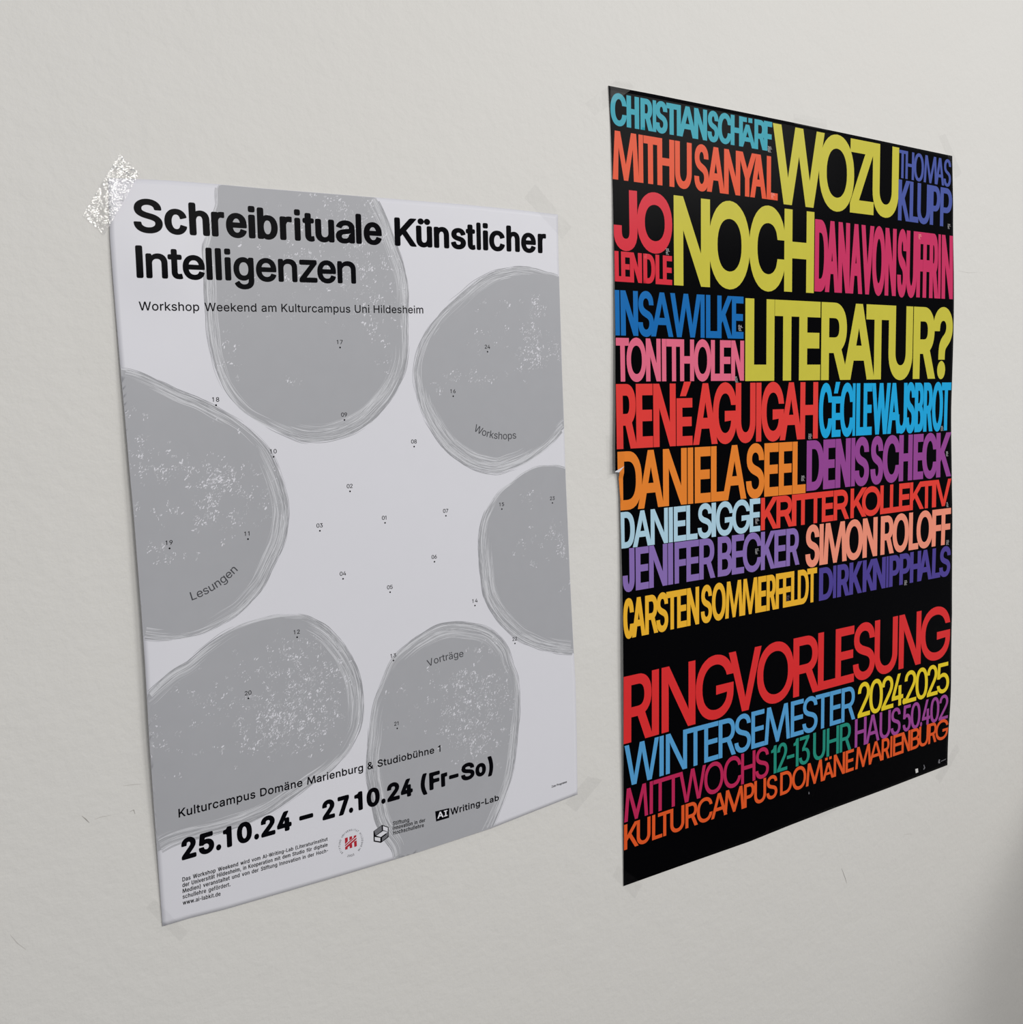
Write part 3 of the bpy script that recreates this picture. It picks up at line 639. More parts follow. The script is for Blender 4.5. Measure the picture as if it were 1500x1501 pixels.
# ---------------------------------------------------------------- glyph outlines (from Blender's built-in font)
GLYPHS = {
    'A': (0.032, 0.033, '0,0 182,500 255,500 439,0 372,0 266,297 259,317 252,340 243,366 234,396 224,430 212,470 225,470 213,430 203,395 193,365 185,339 177,316 171,297 67,0;92,140 92,195 347,195 347,140'),
    'B': (0.118, 0.075, '0,0 0,500 178,500 211,498 239,492 264,482 285,469 302,453 315,434 325,414 330,391 332,367 331,347 327,330 321,315 313,302 303,290 291,281 278,273 265,267 250,262 250,258 266,255 282,250 298,241 312,230 325,216 336,200 345,180 350,159 352,134 350,109 344,87 334,66 320,47 302,31 280,18 252,8 220,2 183,0;63,56 182,56 217,59 245,66 265,78 279,94 287,113 290,134 289,151 285,166 278,181 268,194 256,205 241,214 225,221 206,225 185,227 63,227;63,281 175,281 193,282 209,285 224,291 238,299 249,309 259,321 266,334 270,349 271,366 269,387 261,405 248,421 230,434 206,441 177,444 63,444'),
    'C': (0.079, 0.073, '223,-7 182,-3 143,7 108,24 77,48 50,78 29,113 13,154 3,199 0,250 3,300 13,346 29,386 50,422 77,452 108,475 143,493 182,503 223,507 248,505 272,502 295,496 317,487 337,476 356,463 373,448 388,430 401,411 411,390 419,367 425,342 362,342 357,359 351,374 343,388 334,400 323,411 312,421 299,429 285,436 270,441 255,445 239,447 223,448 194,445 166,438 141,425 118,407 99,385 83,358 71,326 64,290 62,250 64,210 72,174 83,142 99,115 119,93 141,75 166,62 194,55 223,52 239,53 255,55 270,59 285,64 299,71 312,79 323,89 334,100 343,112 351,126 357,141 362,158 425,158 420,133 412,110 401,89 388,70 373,53 356,37 337,24 317,13 295,5 272,-2 248,-5'),
    'D': (0.118, 0.08, '156,0 35,0 35,56 152,56 190,59 224,66 253,79 278,97 298,120 313,146 324,178 331,212 333,251 331,289 324,324 314,354 298,381 279,403 255,421 227,434 195,441 158,444 33,444 33,500 162,500 209,497 250,487 287,470 319,447 346,419 367,384 382,345 392,300 395,251 392,201 382,157 367,117 345,82 318,53 286,30 247,13 204,3;63,500 63,0 0,0 0,500'),
    'E': (0.118, 0.085, '0,0 0,500 307,500 307,444 63,444 63,281 290,281 290,225 63,225 63,56 310,56 310,0'),
    'F': (0.118, 0.081, '0,0 0,500 304,500 304,444 63,444 63,273 281,273 281,217 63,217 63,0'),
    'G': (0.079, 0.083, '224,-7 182,-3 143,7 107,25 76,48 50,78 28,114 13,154 3,200 0,250 3,300 13,346 28,386 50,422 76,452 107,475 142,493 180,503 221,507 247,505 271,501 295,495 317,486 338,475 357,461 374,446 389,428 402,409 413,388 421,366 427,343 361,343 356,358 349,373 341,386 332,399 322,410 310,420 298,428 285,435 270,441 255,445 239,447 221,448 192,445 165,438 140,425 118,407 99,385 83,358 71,326 64,290 62,250 64,210 72,174 83,142 99,115 119,93 141,75 167,62 195,55 224,52 252,54 276,60 299,70 319,84 336,101 350,121 360,145 366,171 368,199 387,196 238,196 238,251 430,251 430,197 427,157 418,121 404,89 384,61 359,38 331,18 298,4 263,-4'),
    'H': (0.118, 0.118, '0,0 0,500 63,500 63,284 327,284 327,500 390,500 390,0 327,0 327,228 63,228 63,0'),
    'I': (0.118, 0.118, '0,0 0,500 63,500 63,0'),
    'J': (0.065, 0.118, '149,-7 108,-2 72,11 42,32 18,62 5,99 0,143 0,170 63,170 63,143 66,115 74,91 87,73 104,60 125,52 149,49 173,52 194,60 211,73 224,91 232,115 235,143 235,500 298,500 298,143 293,99 280,62 257,32 226,11 190,-2'),
    'K': (0.118, 0.036, '44,143 44,212 66,242 78,257 89,271 101,285 112,298 124,312 137,325 149,338 298,500 382,500 168,271 165,271;0,0 0,500 63,500 63,0;307,0 126,255 165,304 382,0'),
    'L': (0.118, 0.062, '0,0 0,500 63,500 63,56 296,56 296,0'),
    'M': (0.118, 0.119, '0,0 0,500 90,500 213,184 216,176 220,167 223,156 227,145 231,133 235,120 239,108 247,82 251,70 257,48 243,48 246,58 250,69 253,81 257,94 261,106 269,132 277,156 281,166 284,176 287,184 409,500 499,500 499,0 437,0 437,362 438,377 438,406 439,421 439,449 445,449 440,434 430,402 425,387 420,371 415,357 410,342 400,316 396,305 392,295 389,286 277,0 222,0 108,286 105,294 101,304 97,315 93,328 88,341 83,355 73,385 68,401 62,417 57,433 51,449 58,449 58,436 59,423 59,380 60,365 60,323 61,310 61,0'),
    'N': (0.118, 0.118, '0,0 0,500 75,500 278,180 284,171 290,160 297,148 305,135 313,120 322,105 330,89 339,72 348,54 339,53 337,71 336,89 334,123 334,139 333,155 333,500 396,500 396,0 321,0 140,285 124,311 115,325 106,340 97,356 86,374 75,395 62,418 47,444 58,446 59,422 60,399 61,377 62,357 63,339 63,308 64,296 64,0'),
    'O': (0.079, 0.079, '223,-7 181,-3 143,7 108,24 77,48 51,78 29,113 13,154 3,199 0,250 3,300 13,346 29,386 51,422 77,452 108,475 143,493 181,503 223,507 264,503 302,493 337,475 368,452 395,422 416,386 432,346 442,300 445,250 442,199 432,154 416,113 395,78 368,48 337,24 302,7 264,-3;223,52 252,55 279,62 304,75 326,92 346,114 362,142 374,173 381,209 383,250 381,290 374,327 362,358 346,386 326,408 304,425 279,438 252,445 223,448 194,445 167,438 141,425 119,408 100,385 84,358 72,326 64,290 62,250 64,209 72,173 84,142 100,115 119,92 141,75 167,62 194,55'),
    'P': (0.118, 0.07, '0,0 0,500 172,500 208,498 240,491 268,479 291,463 309,445 324,422 334,397 341,371 343,342 341,313 334,286 324,261 309,239 291,219 268,204 240,192 208,185 172,183 48,183 48,238 169,238 194,240 215,244 233,252 248,262 259,274 268,289 275,305 278,323 280,342 278,361 275,378 268,395 259,409 247,421 233,431 215,438 194,443 169,444 63,444 63,0'),
    'Q': (0.079, 0.079, '201,156 268,156 323,83 338,64 421,-47 354,-47 300,26 286,45;223,-7 181,-3 143,7 108,24 77,48 51,78 29,113 13,154 3,199 0,250 3,300 13,346 29,386 51,422 77,452 108,475 143,493 181,503 223,507 264,503 302,493 337,475 368,452 395,422 416,386 432,346 442,300 445,250 442,199 432,154 416,113 395,78 368,48 337,24 302,7 264,-3;223,52 252,55 279,62 304,75 326,92 346,114 362,142 374,173 381,209 383,250 381,290 374,327 362,358 346,386 326,408 304,425 279,438 252,445 223,448 194,445 167,438 141,425 119,408 100,385 84,358 72,326 64,290 62,250 64,209 72,173 84,142 100,115 119,92 141,75 167,62 194,55'),
    'R': (0.118, 0.042, '0,0 0,500 173,500 209,498 241,491 268,480 291,465 310,447 325,426 335,401 341,375 343,346 341,317 335,291 325,267 310,246 291,228 268,213 241,203 209,196 173,194 36,194 36,251 170,251 195,252 216,256 234,262 248,271 260,282 269,295 275,310 279,327 280,346 279,365 275,382 269,398 260,411 248,423 233,432 216,439 194,443 170,444 63,444 63,0;288,0 167,225 239,225 361,0'),
    'S': (0.075, 0.075, '182,-9 148,-7 116,-1 88,9 63,23 42,39 25,59 12,82 4,107 0,134 65,134 68,116 74,100 84,86 96,75 110,65 126,58 144,52 163,49 182,48 204,50 225,53 243,59 260,68 274,78 286,90 295,104 300,120 302,137 301,152 296,165 289,176 279,185 267,194 253,201 238,207 221,213 203,218 143,235 105,248 73,265 47,284 28,307 17,335 13,366 16,393 23,418 36,440 53,460 74,476 98,489 125,499 154,505 186,507 217,505 247,499 273,489 297,476 317,460 333,441 345,420 353,396 356,371 294,371 288,395 277,414 259,430 237,441 212,448 184,451 163,449 144,446 127,440 112,432 99,423 89,411 81,398 77,384 76,369 77,353 82,339 91,328 102,318 115,310 129,303 143,297 157,292 171,288 222,274 237,270 252,265 269,259 285,252 315,234 328,222 340,209 350,194 358,177 362,158 364,136 361,110 354,85 342,62 326,42 305,25 280,10 251,0 219,-7'),
    'T': (0.062, 0.062, '0,444 0,500 379,500 379,444 221,444 221,0 158,0 158,444'),
    'U': (0.118, 0.118, '195,-8 158,-5 123,2 92,15 65,32 42,54 24,79 11,107 3,137 0,170 0,500 63,500 63,175 65,152 70,131 79,111 91,94 107,79 125,67 146,58 169,52 195,51 221,52 245,58 266,67 284,79 299,94 311,111 320,131 325,152 327,175 327,500 390,500 390,170 388,137 380,107 366,79 348,54 325,32 298,15 267,2 233,-5'),
    'V': (0.032, 0.033, '184,0 0,500 67,500 173,203 179,184 187,161 195,135 205,105 216,70 228,30 214,30 226,70 237,105 246,136 255,162 262,184 268,203 372,500 439,500 257,0'),
    'W': (0.032, 0.033, '136,0 0,500 65,500 144,193 148,176 152,160 164,109 167,92 171,75 174,57 178,39 170,39 173,57 177,75 180,92 196,160 200,176 204,193 285,500 357,500 438,193 442,176 446,160 462,92 465,75 469,57 472,39 464,39 467,57 471,75 474,92 490,160 494,176 498,193 577,500 642,500 505,0 432,0 345,317 340,339 334,361 329,385 324,410 319,437 314,467 328,467 323,439 318,412 308,364 302,341 296,317 210,0'),
    'X': (0.036, 0.036, '0,0 196,280 196,232 11,500 85,500 157,394 167,379 175,366 183,355 189,344 196,334 208,312 215,300 221,287 210,287 217,300 224,312 230,323 236,333 242,344 249,355 257,366 266,379 276,394 349,500 421,500 237,235 237,282 430,0 357,0 269,127 261,140 253,152 246,162 228,192 222,203 215,214 209,227 222,227 216,215 204,193 198,183 191,173 185,163 178,152 170,140 161,127 72,0'),
    'Y': (0.032, 0.033, '184,0 184,205 0,500 73,500 173,339 183,321 193,304 202,287 211,269 220,249 229,227 204,227 213,250 222,270 231,288 240,305 249,321 259,339 358,500 431,500 247,205 247,0'),
    'Z': (0.079, 0.077, '1,0 1,46 229,379 239,393 261,423 273,438 284,453 295,467 302,447 282,446 261,445 241,444 0,444 0,500 350,500 350,454 126,127 104,95 92,79 80,64 68,48 56,33 49,53 69,54 90,55 110,56 353,56 353,0'),
    'a': (0.06, 0.103, '127,-8 104,-7 83,-2 63,5 45,15 30,28 17,44 8,62 2,83 0,106 1,126 6,144 13,158 22,171 33,181 46,190 61,197 77,203 93,207 111,211 128,214 145,216 166,219 184,221 200,223 213,225 223,227 231,231 236,236 240,242 241,250 241,252 240,267 237,280 232,292 225,302 217,310 206,316 193,321 179,324 162,325 146,324 130,321 117,317 105,311 94,304 86,296 79,287 73,278 68,269 10,286 20,307 33,325 47,340 64,352 82,362 101,369 121,374 141,377 161,378 189,376 205,373 221,369 236,362 251,354 265,344 277,331 287,315 295,296 299,273 301,247 301,0 242,0 242,51 238,51 233,42 226,33 218,24 208,15 196,8 182,1 166,-4 148,-7;138,45 159,46 178,50 194,58 208,67 220,79 229,92 236,106 240,120 241,136 241,187 238,184 232,181 225,179 217,177 187,171 177,170 167,168 149,166 143,165 129,163 115,160 102,156 90,151 80,145 72,137 65,128 62,116 60,103 62,91 65,80 70,71 78,63 87,57 98,51 110,48 123,45'),
    'b': (0.103, 0.067, '174,-8 152,-7 134,-3 118,4 104,12 93,21 84,31 76,40 64,58 58,58 58,0 0,0 0,500 60,500 60,314 64,314 76,330 83,340 92,349 104,358 117,366 133,373 152,377 173,378 203,375 231,367 256,354 278,337 297,314 312,288 323,257 330,223 332,186 330,148 323,114 312,83 297,56 278,34 256,16 231,3 204,-5;165,46 187,48 206,54 223,64 237,78 249,95 259,115 265,137 269,161 271,186 269,212 266,235 259,257 250,276 238,293 223,306 206,316 187,322 165,324 143,322 124,316 107,307 92,294 80,277 71,258 64,237 60,213 59,186 60,160 65,135 71,113 81,94 93,77 107,64 124,54 143,48'),
    'c': (0.067, 0.064, '170,-8 138,-5 108,3 81,16 58,34 38,57 21,84 10,114 2,148 0,184 2,221 10,255 21,286 38,313 58,335 81,354 108,367 138,375 170,378 188,377 205,375 222,371 238,365 252,358 266,350 279,340 290,329 301,316 309,303 316,288 322,272 264,257 261,267 257,276 252,284 246,292 239,299 232,305 223,311 214,316 194,322 182,324 170,324 147,322 127,316 109,305 94,291 82,274 73,254 66,232 62,209 61,184 62,160 66,137 73,115 82,96 94,79 109,65 127,54 147,48 170,46 182,46 194,48 205,51 215,54 224,59 233,65 240,71 247,79 253,87 258,96 262,105 265,115 323,101 318,84 311,69 302,55 292,43 280,31 267,21 254,12 239,5 223,-1 206,-5 188,-7'),
    'd': (0.067, 0.103, '158,-8 129,-5 101,3 76,16 54,34 35,56 20,83 9,114 2,148 0,186 2,223 9,257 20,288 36,314 54,337 76,354 101,367 129,375 159,378 180,377 199,373 215,366 228,358 240,349 249,340 256,330 263,322 267,314 272,314 272,500 332,500 332,0 274,0 274,58 268,58 263,49 256,40 248,31 239,21 228,12 214,4 199,-3 180,-7;167,46 189,48 208,54 225,64 239,77 251,94 261,113 267,135 271,160 273,186 271,213 268,237 261,258 252,277 240,294 225,307 208,316 189,322 167,324 145,322 126,316 109,306 94,293 82,276 73,257 66,235 62,212 61,186 62,161 66,137 73,115 83,95 94,78 109,64 126,54 146,48'),
    'e': (0.067, 0.064, '175,-8 140,-5 109,3 81,16 57,34 37,57 21,83 9,114 2,147 0,184 2,220 9,254 21,285 37,312 56,335 80,353 106,367 136,375 168,378 188,377 208,373 228,368 246,359 264,349 280,335 295,319 307,299 317,277 325,252 330,223 331,191 331,166 40,166 40,217 299,217 271,199 270,222 266,244 259,264 250,281 238,296 224,308 208,317 189,323 168,324 147,323 127,317 110,308 95,296 83,282 73,265 66,247 62,227 61,207 61,174 62,148 67,125 75,104 86,87 99,72 115,60 133,52 153,47 175,45 190,46 203,48 216,52 227,57 238,63 247,71 255,81 262,92 267,104 325,89 318,71 308,54 296,39 281,25 264,14 244,4 223,-3 200,-7'),
    'f': (0.013, 0.021, '218,373 218,321 0,321 0,373;73,0 73,424 74,444 79,462 88,478 98,491 111,501 127,510 143,516 160,520 178,521 191,520 202,519 212,518 220,516 227,514 232,512 217,460 214,462 210,463 205,464 199,465 192,466 185,466 168,464 155,460 145,452 138,441 134,428 133,411 133,0'),
    'g': (0.067, 0.103, '170,-148 143,-147 120,-143 98,-137 79,-129 62,-120 47,-108 35,-96 24,-82 16,-68 66,-40 78,-56 86,-65 95,-73 106,-80 118,-87 133,-92 150,-95 170,-96 198,-93 223,-86 244,-74 260,-57 269,-34 272,-6 272,67 267,67 262,59 256,50 248,41 239,31 228,23 214,15 199,9 180,6 158,5 129,7 102,14 77,26 55,43 36,63 21,89 9,118 2,151 0,188 2,225 9,258 20,288 36,315 55,337 77,354 102,367 129,375 159,378 181,377 200,373 216,366 229,358 240,350 250,340 257,330 264,321 269,313 274,313 274,373 333,373 333,-9 330,-39 323,-66 311,-88 295,-107 275,-122 252,-134 226,-142 199,-146;168,58 189,60 209,65 226,74 240,86 252,101 261,119 268,140 272,163 273,189 272,215 268,238 261,259 252,278 240,294 226,307 209,316 190,322 168,324 146,322 126,316 109,306 94,293 83,277 73,258 66,237 62,214 61,189 62,164 67,141 73,120 83,102 95,87 109,74 126,65 146,60'),
    'h': (0.103, 0.104, '60,223 60,0 0,0 0,500 60,500 60,283 49,283 62,314 78,338 98,356 120,368 145,375 172,378 196,376 218,371 238,362 256,350 271,334 283,315 292,293 298,266 299,236 299,0 239,0 239,231 237,258 229,281 217,299 200,313 179,321 155,323 137,322 121,318 106,312 93,303 82,292 72,278 66,262 61,243'),
    'i': (0.103, 0.103, '0,0 0,366 60,366 60,0;0,446 0,515 60,515 60,446'),
    'j': (-0.019, 0.08, '61,373 121,373 121,-30 120,-51 116,-71 110,-89 100,-104 88,-117 73,-127 56,-134 36,-139 13,-140 0,-140 0,-85 12,-85 27,-84 40,-79 49,-71 56,-59 60,-45 61,-29;92,435 81,437 71,440 62,447 55,455 51,464 50,475 51,485 55,495 62,503 71,510 81,513 92,515 103,513 113,510 121,503 128,495 132,485 134,475 132,464 128,455 121,447 113,440 103,437'),
    'k': (0.103, 0.017, '56,134 56,208 67,208 228,373 302,373 129,196 122,196;0,0 0,500 60,500 60,0;237,0 94,183 136,225 314,0'),
    'l': (0.103, 0.103, '0,0 0,515 60,515 60,0'),
    'm': (0.103, 0.104, '0,0 0,373 58,373 59,290 54,290 60,309 68,326 79,340 90,352 103,362 117,370 132,375 148,378 164,380 190,377 212,368 231,355 246,336 257,315 264,290 255,290 261,307 269,323 280,337 292,350 307,360 322,368 340,375 358,378 378,380 399,378 418,373 437,365 454,354 468,340 480,323 489,302 494,278 496,251 496,0 436,0 436,249 433,274 425,293 413,307 397,317 379,323 360,325 344,324 329,320 316,314 305,306 295,297 288,285 282,272 279,258 278,243 278,0 218,0 218,255 215,275 209,292 197,306 182,316 164,323 144,325 130,324 116,320 103,315 91,307 81,297 72,284 65,270 61,253 60,234 60,0'),
    'n': (0.103, 0.103, '60,223 60,0 0,0 0,373 58,373 58,283 49,283 62,314 78,338 98,356 120,368 145,375 172,378 196,376 218,371 238,362 256,350 271,334 283,315 292,293 298,266 299,236 299,0 239,0 239,231 237,258 229,281 217,299 200,313 179,321 155,323 137,322 121,318 106,312 93,303 82,292 72,278 66,262 61,243'),
    'o': (0.067, 0.067, '170,-8 138,-5 108,3 81,16 58,34 38,57 21,84 10,114 2,148 0,184 2,221 10,255 21,286 38,313 58,335 81,354 108,367 138,375 170,378 203,375 233,367 260,354 284,335 304,313 320,286 331,255 339,221 341,184 339,148 331,114 320,84 304,57 284,34 260,16 233,3 203,-5;170,46 194,48 214,54 232,65 247,79 259,96 268,115 275,137 279,160 280,184 279,209 275,232 268,254 259,274 247,291 232,305 214,316 194,322 170,324 147,322 127,316 109,305 94,291 82,274 73,254 66,232 62,209 61,184 62,160 66,137 73,115 82,96 94,79 109,65 127,54 147,48'),
    'p': (0.103, 0.067, '0,-140 0,373 58,373 58,314 64,314 76,330 83,340 92,349 104,358 117,366 133,373 152,377 173,378 203,375 231,367 256,354 278,337 297,314 312,288 323,257 330,223 332,186 330,148 323,114 312,83 297,56 278,34 256,16 231,3 204,-5 174,-8 152,-7 134,-3 118,4 105,12 93,21 84,31 76,40 64,58 60,58 60,-140;165,46 187,48 206,54 223,64 237,78 249,95 259,115 265,137 269,161 271,186 269,212 266,235 259,257 250,276 238,293 223,306 206,316 187,322 165,324 143,322 124,316 107,307 92,294 80,277 71,258 64,237 60,213 59,186 60,160 65,135 71,113 81,94 93,77 107,64 124,54 143,48'),
    'q': (0.067, 0.103, '332,-140 272,-140 272,58 267,58 262,49 256,40 248,31 239,21 228,12 214,4 199,-3 180,-7 158,-8 129,-5 101,3 76,16 54,34 35,56 20,83 9,114 2,148 0,186 2,223 9,257 20,288 36,314 54,337 76,354 101,367 129,375 159,378 180,377 199,373 215,366 228,358 240,349 249,340 256,330 263,322 268,314 274,314 274,373 332,373;167,46 189,48 208,54 225,64 239,77 251,94 261,113 267,135 271,160 273,186 271,213 268,237 261,258 252,277 240,294 225,307 208,316 189,322 167,324 145,322 126,316 109,306 94,293 82,276 73,257 66,235 62,212 61,186 62,161 66,137 73,115 83,95 94,78 109,64 126,54 146,48'),
    'r': (0.103, 0.031, '0,0 0,373 58,373 58,315 62,315 70,333 83,348 98,361 116,371 136,376 158,378 179,378 184,377 188,377 188,317 185,317 180,318 174,319 167,320 152,320 135,319 119,315 105,309 92,301 81,291 72,279 65,265 61,250 60,233 60,0'),
    's': (0.07, 0.066, '144,-8 119,-7 96,-3 75,3 56,12 40,23 26,37 14,53 6,72 0,93 57,105 64,86 74,71 87,59 103,51 122,46 143,45 167,46 188,52 205,61 218,73 226,86 229,101 227,113 222,124 215,133 204,141 190,148 173,152 112,167 81,177 56,189 36,205 22,223 14,245 11,269 13,290 19,309 29,326 42,341 59,354 78,364 100,372 124,376 149,378 173,377 195,373 215,366 232,357 246,346 259,333 269,319 277,303 284,285 229,272 223,286 214,299 204,310 189,319 171,325 149,327 128,325 110,320 94,311 82,300 74,287 72,272 73,260 79,248 87,239 99,231 115,225 134,219 191,206 222,196 247,184 266,168 280,150 288,129 291,105 289,84 282,64 272,46 258,31 241,17 220,6 197,-2 172,-6'),
    't': (0.013, 0.028, '194,373 194,321 0,321 0,373;57,463 117,463 117,96 119,81 122,69 127,60 135,54 147,50 161,49 165,49 170,50 176,50 181,51 187,52 192,53 203,2 197,0 190,-2 182,-3 174,-3 167,-4 159,-4 129,-1 104,7 84,21 69,40 60,63 57,91'),
    'u': (0.103, 0.104, '128,-5 103,-3 81,2 61,11 43,23 29,38 16,58 7,80 2,107 0,137 0,373 60,373 60,142 63,115 70,92 83,74 100,60 121,52 145,49 162,51 178,54 193,61 206,70 218,81 227,95 234,111 238,130 239,150 239,373 299,373 299,0 241,0 241,90 250,90 237,59 221,34 201,17 179,5 154,-3'),
    'v': (0.034, 0.035, '143,0 0,373 66,373 145,152 153,130 160,108 167,85 173,63 179,42 185,20 164,20 170,42 176,63 182,85 188,108 195,130 203,152 283,373 348,373 205,0'),
    'w': (0.044, 0.044, '113,0 0,373 63,373 109,210 115,187 122,161 129,134 136,105 143,74 150,41 140,41 147,73 153,103 160,132 167,160 174,186 181,210 226,373 289,373 333,210 340,186 346,160 353,133 360,105 366,74 373,41 362,41 370,73 377,104 384,133 391,160 397,186 404,210 450,373 513,373 400,0 340,0 291,169 287,186 282,204 277,221 273,239 268,257 263,276 259,294 254,313 250,332 263,332 259,313 254,294 250,276 245,257 241,239 231,203 221,169 173,0'),
    'x': (0.041, 0.041, '0,0 148,214 148,168 8,373 78,373 124,300 136,283 146,265 156,249 165,233 174,218 183,202 152,202 161,218 170,233 179,249 187,265 197,283 209,300 256,373 325,373 185,166 185,210 331,0 261,0 206,84 195,101 185,118 176,134 149,179 181,179 163,149 155,134 146,118 136,101 125,84 69,0'),
    'y': (0.034, 0.035, '30,-136 43,-84 53,-86 64,-88 75,-88 85,-87 94,-85 103,-80 111,-73 118,-63 125,-50 131,-35 143,-1 0,373 66,373 145,152 153,130 160,107 172,63 179,42 185,20 163,20 170,42 176,63 182,85 188,108 195,130 203,152 283,373 348,373 184,-57 175,-75 166,-91 156,-105 145,-117 133,-126 120,-133 105,-139 90,-142 73,-143 63,-142 54,-142 46,-141 39,-139 34,-138'),
    'z': (0.082, 0.082, '0,0 0,45 209,314 209,317 6,317 6,373 286,373 286,325 83,59 83,55 292,55 292,0'),
    '0': (0.094, 0.094, '176,-7 141,-3 109,7 81,24 57,47 36,76 21,111 9,152 2,198 0,250 2,301 9,347 21,388 37,423 57,453 81,476 109,493 141,503 176,507 211,503 243,493 270,476 295,453 315,423 331,388 342,347 349,301 351,250 349,198 342,152 331,111 315,76 295,47 271,24 243,7 211,-3;176,49 199,51 220,59 238,72 254,91 267,114 278,141 285,173 289,209 291,250 289,290 285,327 278,359 267,386 254,409 238,428 220,441 199,449 176,452 152,449 132,441 113,428 97,409 84,386 74,359 66,327 62,290 60,250 62,209 66,173 74,141 84,114 97,91 113,72 132,59 152,51'),
    '1': (0.06, 0.12, '100,0 100,385 0,385 0,430 50,440 85,462 104,500 160,500 160,0'),
    '2': (0.126, 0.126, '0,0 0,47 167,225 185,244 201,262 215,278 226,292 235,307 243,321 248,335 251,350 252,365 251,382 246,398 240,411 230,423 219,433 206,441 191,447 175,451 157,452 138,450 122,446 107,440 93,431 82,420 74,406 67,391 63,374 62,356 2,356 4,384 11,411 22,435 37,456 56,473 78,488 103,498 129,505 158,507 187,505 214,498 238,488 259,474 277,457 292,438 303,415 310,392 312,366 311,348 307,330 302,312 294,294 282,275 267,254 249,231 226,205 200,177 87,59 87,56 320,56 320,0'),
    '3': (0.086, 0.118, '171,-7 142,-5 114,1 87,10 64,22 43,38 26,56 13,78 4,102 0,130 64,130 67,113 73,99 81,86 92,74 105,65 119,58 136,53 153,50 172,49 192,50 210,54 227,60 243,68 256,79 266,91 274,106 279,123 281,142 279,160 275,177 268,193 257,207 244,219 227,230 207,237 183,242 155,243 111,243 111,294 240,441 240,444 26,444 26,500 323,500 323,453 165,273 165,284 200,285 232,281 260,271 285,257 305,240 322,219 334,195 341,170 343,142 341,114 333,89 321,65 305,44 284,27 260,12 233,2 204,-5'),
    '4': (0.078, 0.079, '0,104 0,156 204,500 266,500 68,163 68,160 367,160 367,104;238,0 238,312 298,312 298,0'),
    '5': (0.117, 0.122, '159,-7 130,-5 103,1 79,11 57,24 38,40 23,59 11,80 3,103 0,128 61,128 64,114 69,100 77,87 87,76 98,67 112,59 126,54 142,50 159,49 178,51 196,55 213,63 227,74 240,87 250,103 257,120 262,139 263,159 262,180 257,199 249,217 239,233 226,247 211,258 194,266 176,271 155,272 139,271 122,268 106,264 91,258 78,250 67,242 7,248 36,500 301,500 301,444 89,444 73,296 75,296 87,305 101,313 116,319 132,324 149,327 167,328 189,326 210,322 230,315 249,306 265,294 280,280 294,264 305,247 314,227 320,206 324,184 326,160 323,129 316,101 304,74 288,51 268,31 245,15 218,3 190,-4'),
    '6': (0.125, 0.126, '160,-7 130,-4 103,3 77,14 55,30 36,50 21,73 9,99 2,128 0,159 2,183 7,209 16,235 29,264 48,297 72,335 186,500 254,500 86,257 81,257 86,266 92,275 100,283 109,290 119,296 130,302 142,306 155,308 168,309 198,307 224,300 248,290 269,275 287,257 301,236 311,211 318,184 320,154 317,124 311,97 299,71 283,49 265,30 242,14 217,3 190,-4;160,48 179,49 196,54 211,62 225,72 237,85 246,100 254,116 258,135 259,154 258,175 254,193 246,210 237,224 225,237 211,247 196,255 179,259 160,261 141,259 124,255 108,247 94,237 83,225 73,210 66,194 62,175 60,156 62,135 66,117 73,100 83,85 94,72 108,62 124,54 141,49'),
    '7': (0.122, 0.123, '34,0 257,441 257,444 0,444 0,500 323,500 323,441 101,0'),
    '8': (0.102, 0.103, '171,-7 139,-5 109,1 82,11 58,25 38,41 22,61 10,83 2,107 0,133 1,154 6,173 13,192 23,209 34,224 48,237 64,248 81,255 99,260 99,262 76,271 56,284 40,303 28,324 21,348 18,374 20,398 27,421 38,442 53,461 71,476 92,489 116,499 143,505 171,507 200,505 226,499 250,489 271,476 289,461 304,442 315,421 322,398 324,374 322,348 314,324 302,303 286,284 267,271 244,262 244,260 262,255 279,248 294,237 308,224 320,209 330,192 337,173 341,154 343,133 341,107 333,83 321,61 304,41 284,25 260,11 233,1 204,-5;171,48 193,50 212,53 229,59 244,67 256,78 266,90 274,104 278,119 280,136 278,154 274,170 266,185 255,199 242,210 227,219 210,226 191,230 171,231 151,230 132,226 115,219 100,210 87,199 77,185 69,170 64,154 62,136 64,119 68,104 76,90 86,78 98,67 113,59 131,53 150,50;171,285 188,286 204,289 218,295 231,303 242,313 251,325 257,338 261,353 263,369 261,385 258,400 251,413 243,424 232,434 219,442 205,447 189,451 171,452 154,451 138,447 123,442 111,434 100,424 91,413 85,400 81,385 80,369 81,353 85,338 91,325 100,313 111,303 124,295 138,289 154,286'),
    '9': (0.125, 0.126, '160,507 190,504 217,497 242,486 265,470 284,450 299,427 311,401 318,372 320,341 318,317 313,291 304,265 290,236 272,203 247,165 135,0 66,0 234,243 240,243 228,225 220,217 211,210 201,204 190,198 178,194 165,192 152,191 123,193 96,200 72,210 51,225 34,243 19,264 9,289 2,316 0,346 2,376 9,404 21,429 36,451 55,470 78,486 103,497 130,504;160,452 141,451 124,446 109,438 95,428 83,415 73,400 66,384 62,365 61,346 62,326 66,307 73,290 83,276 95,263 109,253 124,245 141,241 160,239 178,241 196,245 211,253 225,263 237,275 247,290 254,307 258,325 259,344 258,365 254,383 247,400 237,415 225,428 212,438 196,446 179,451'),
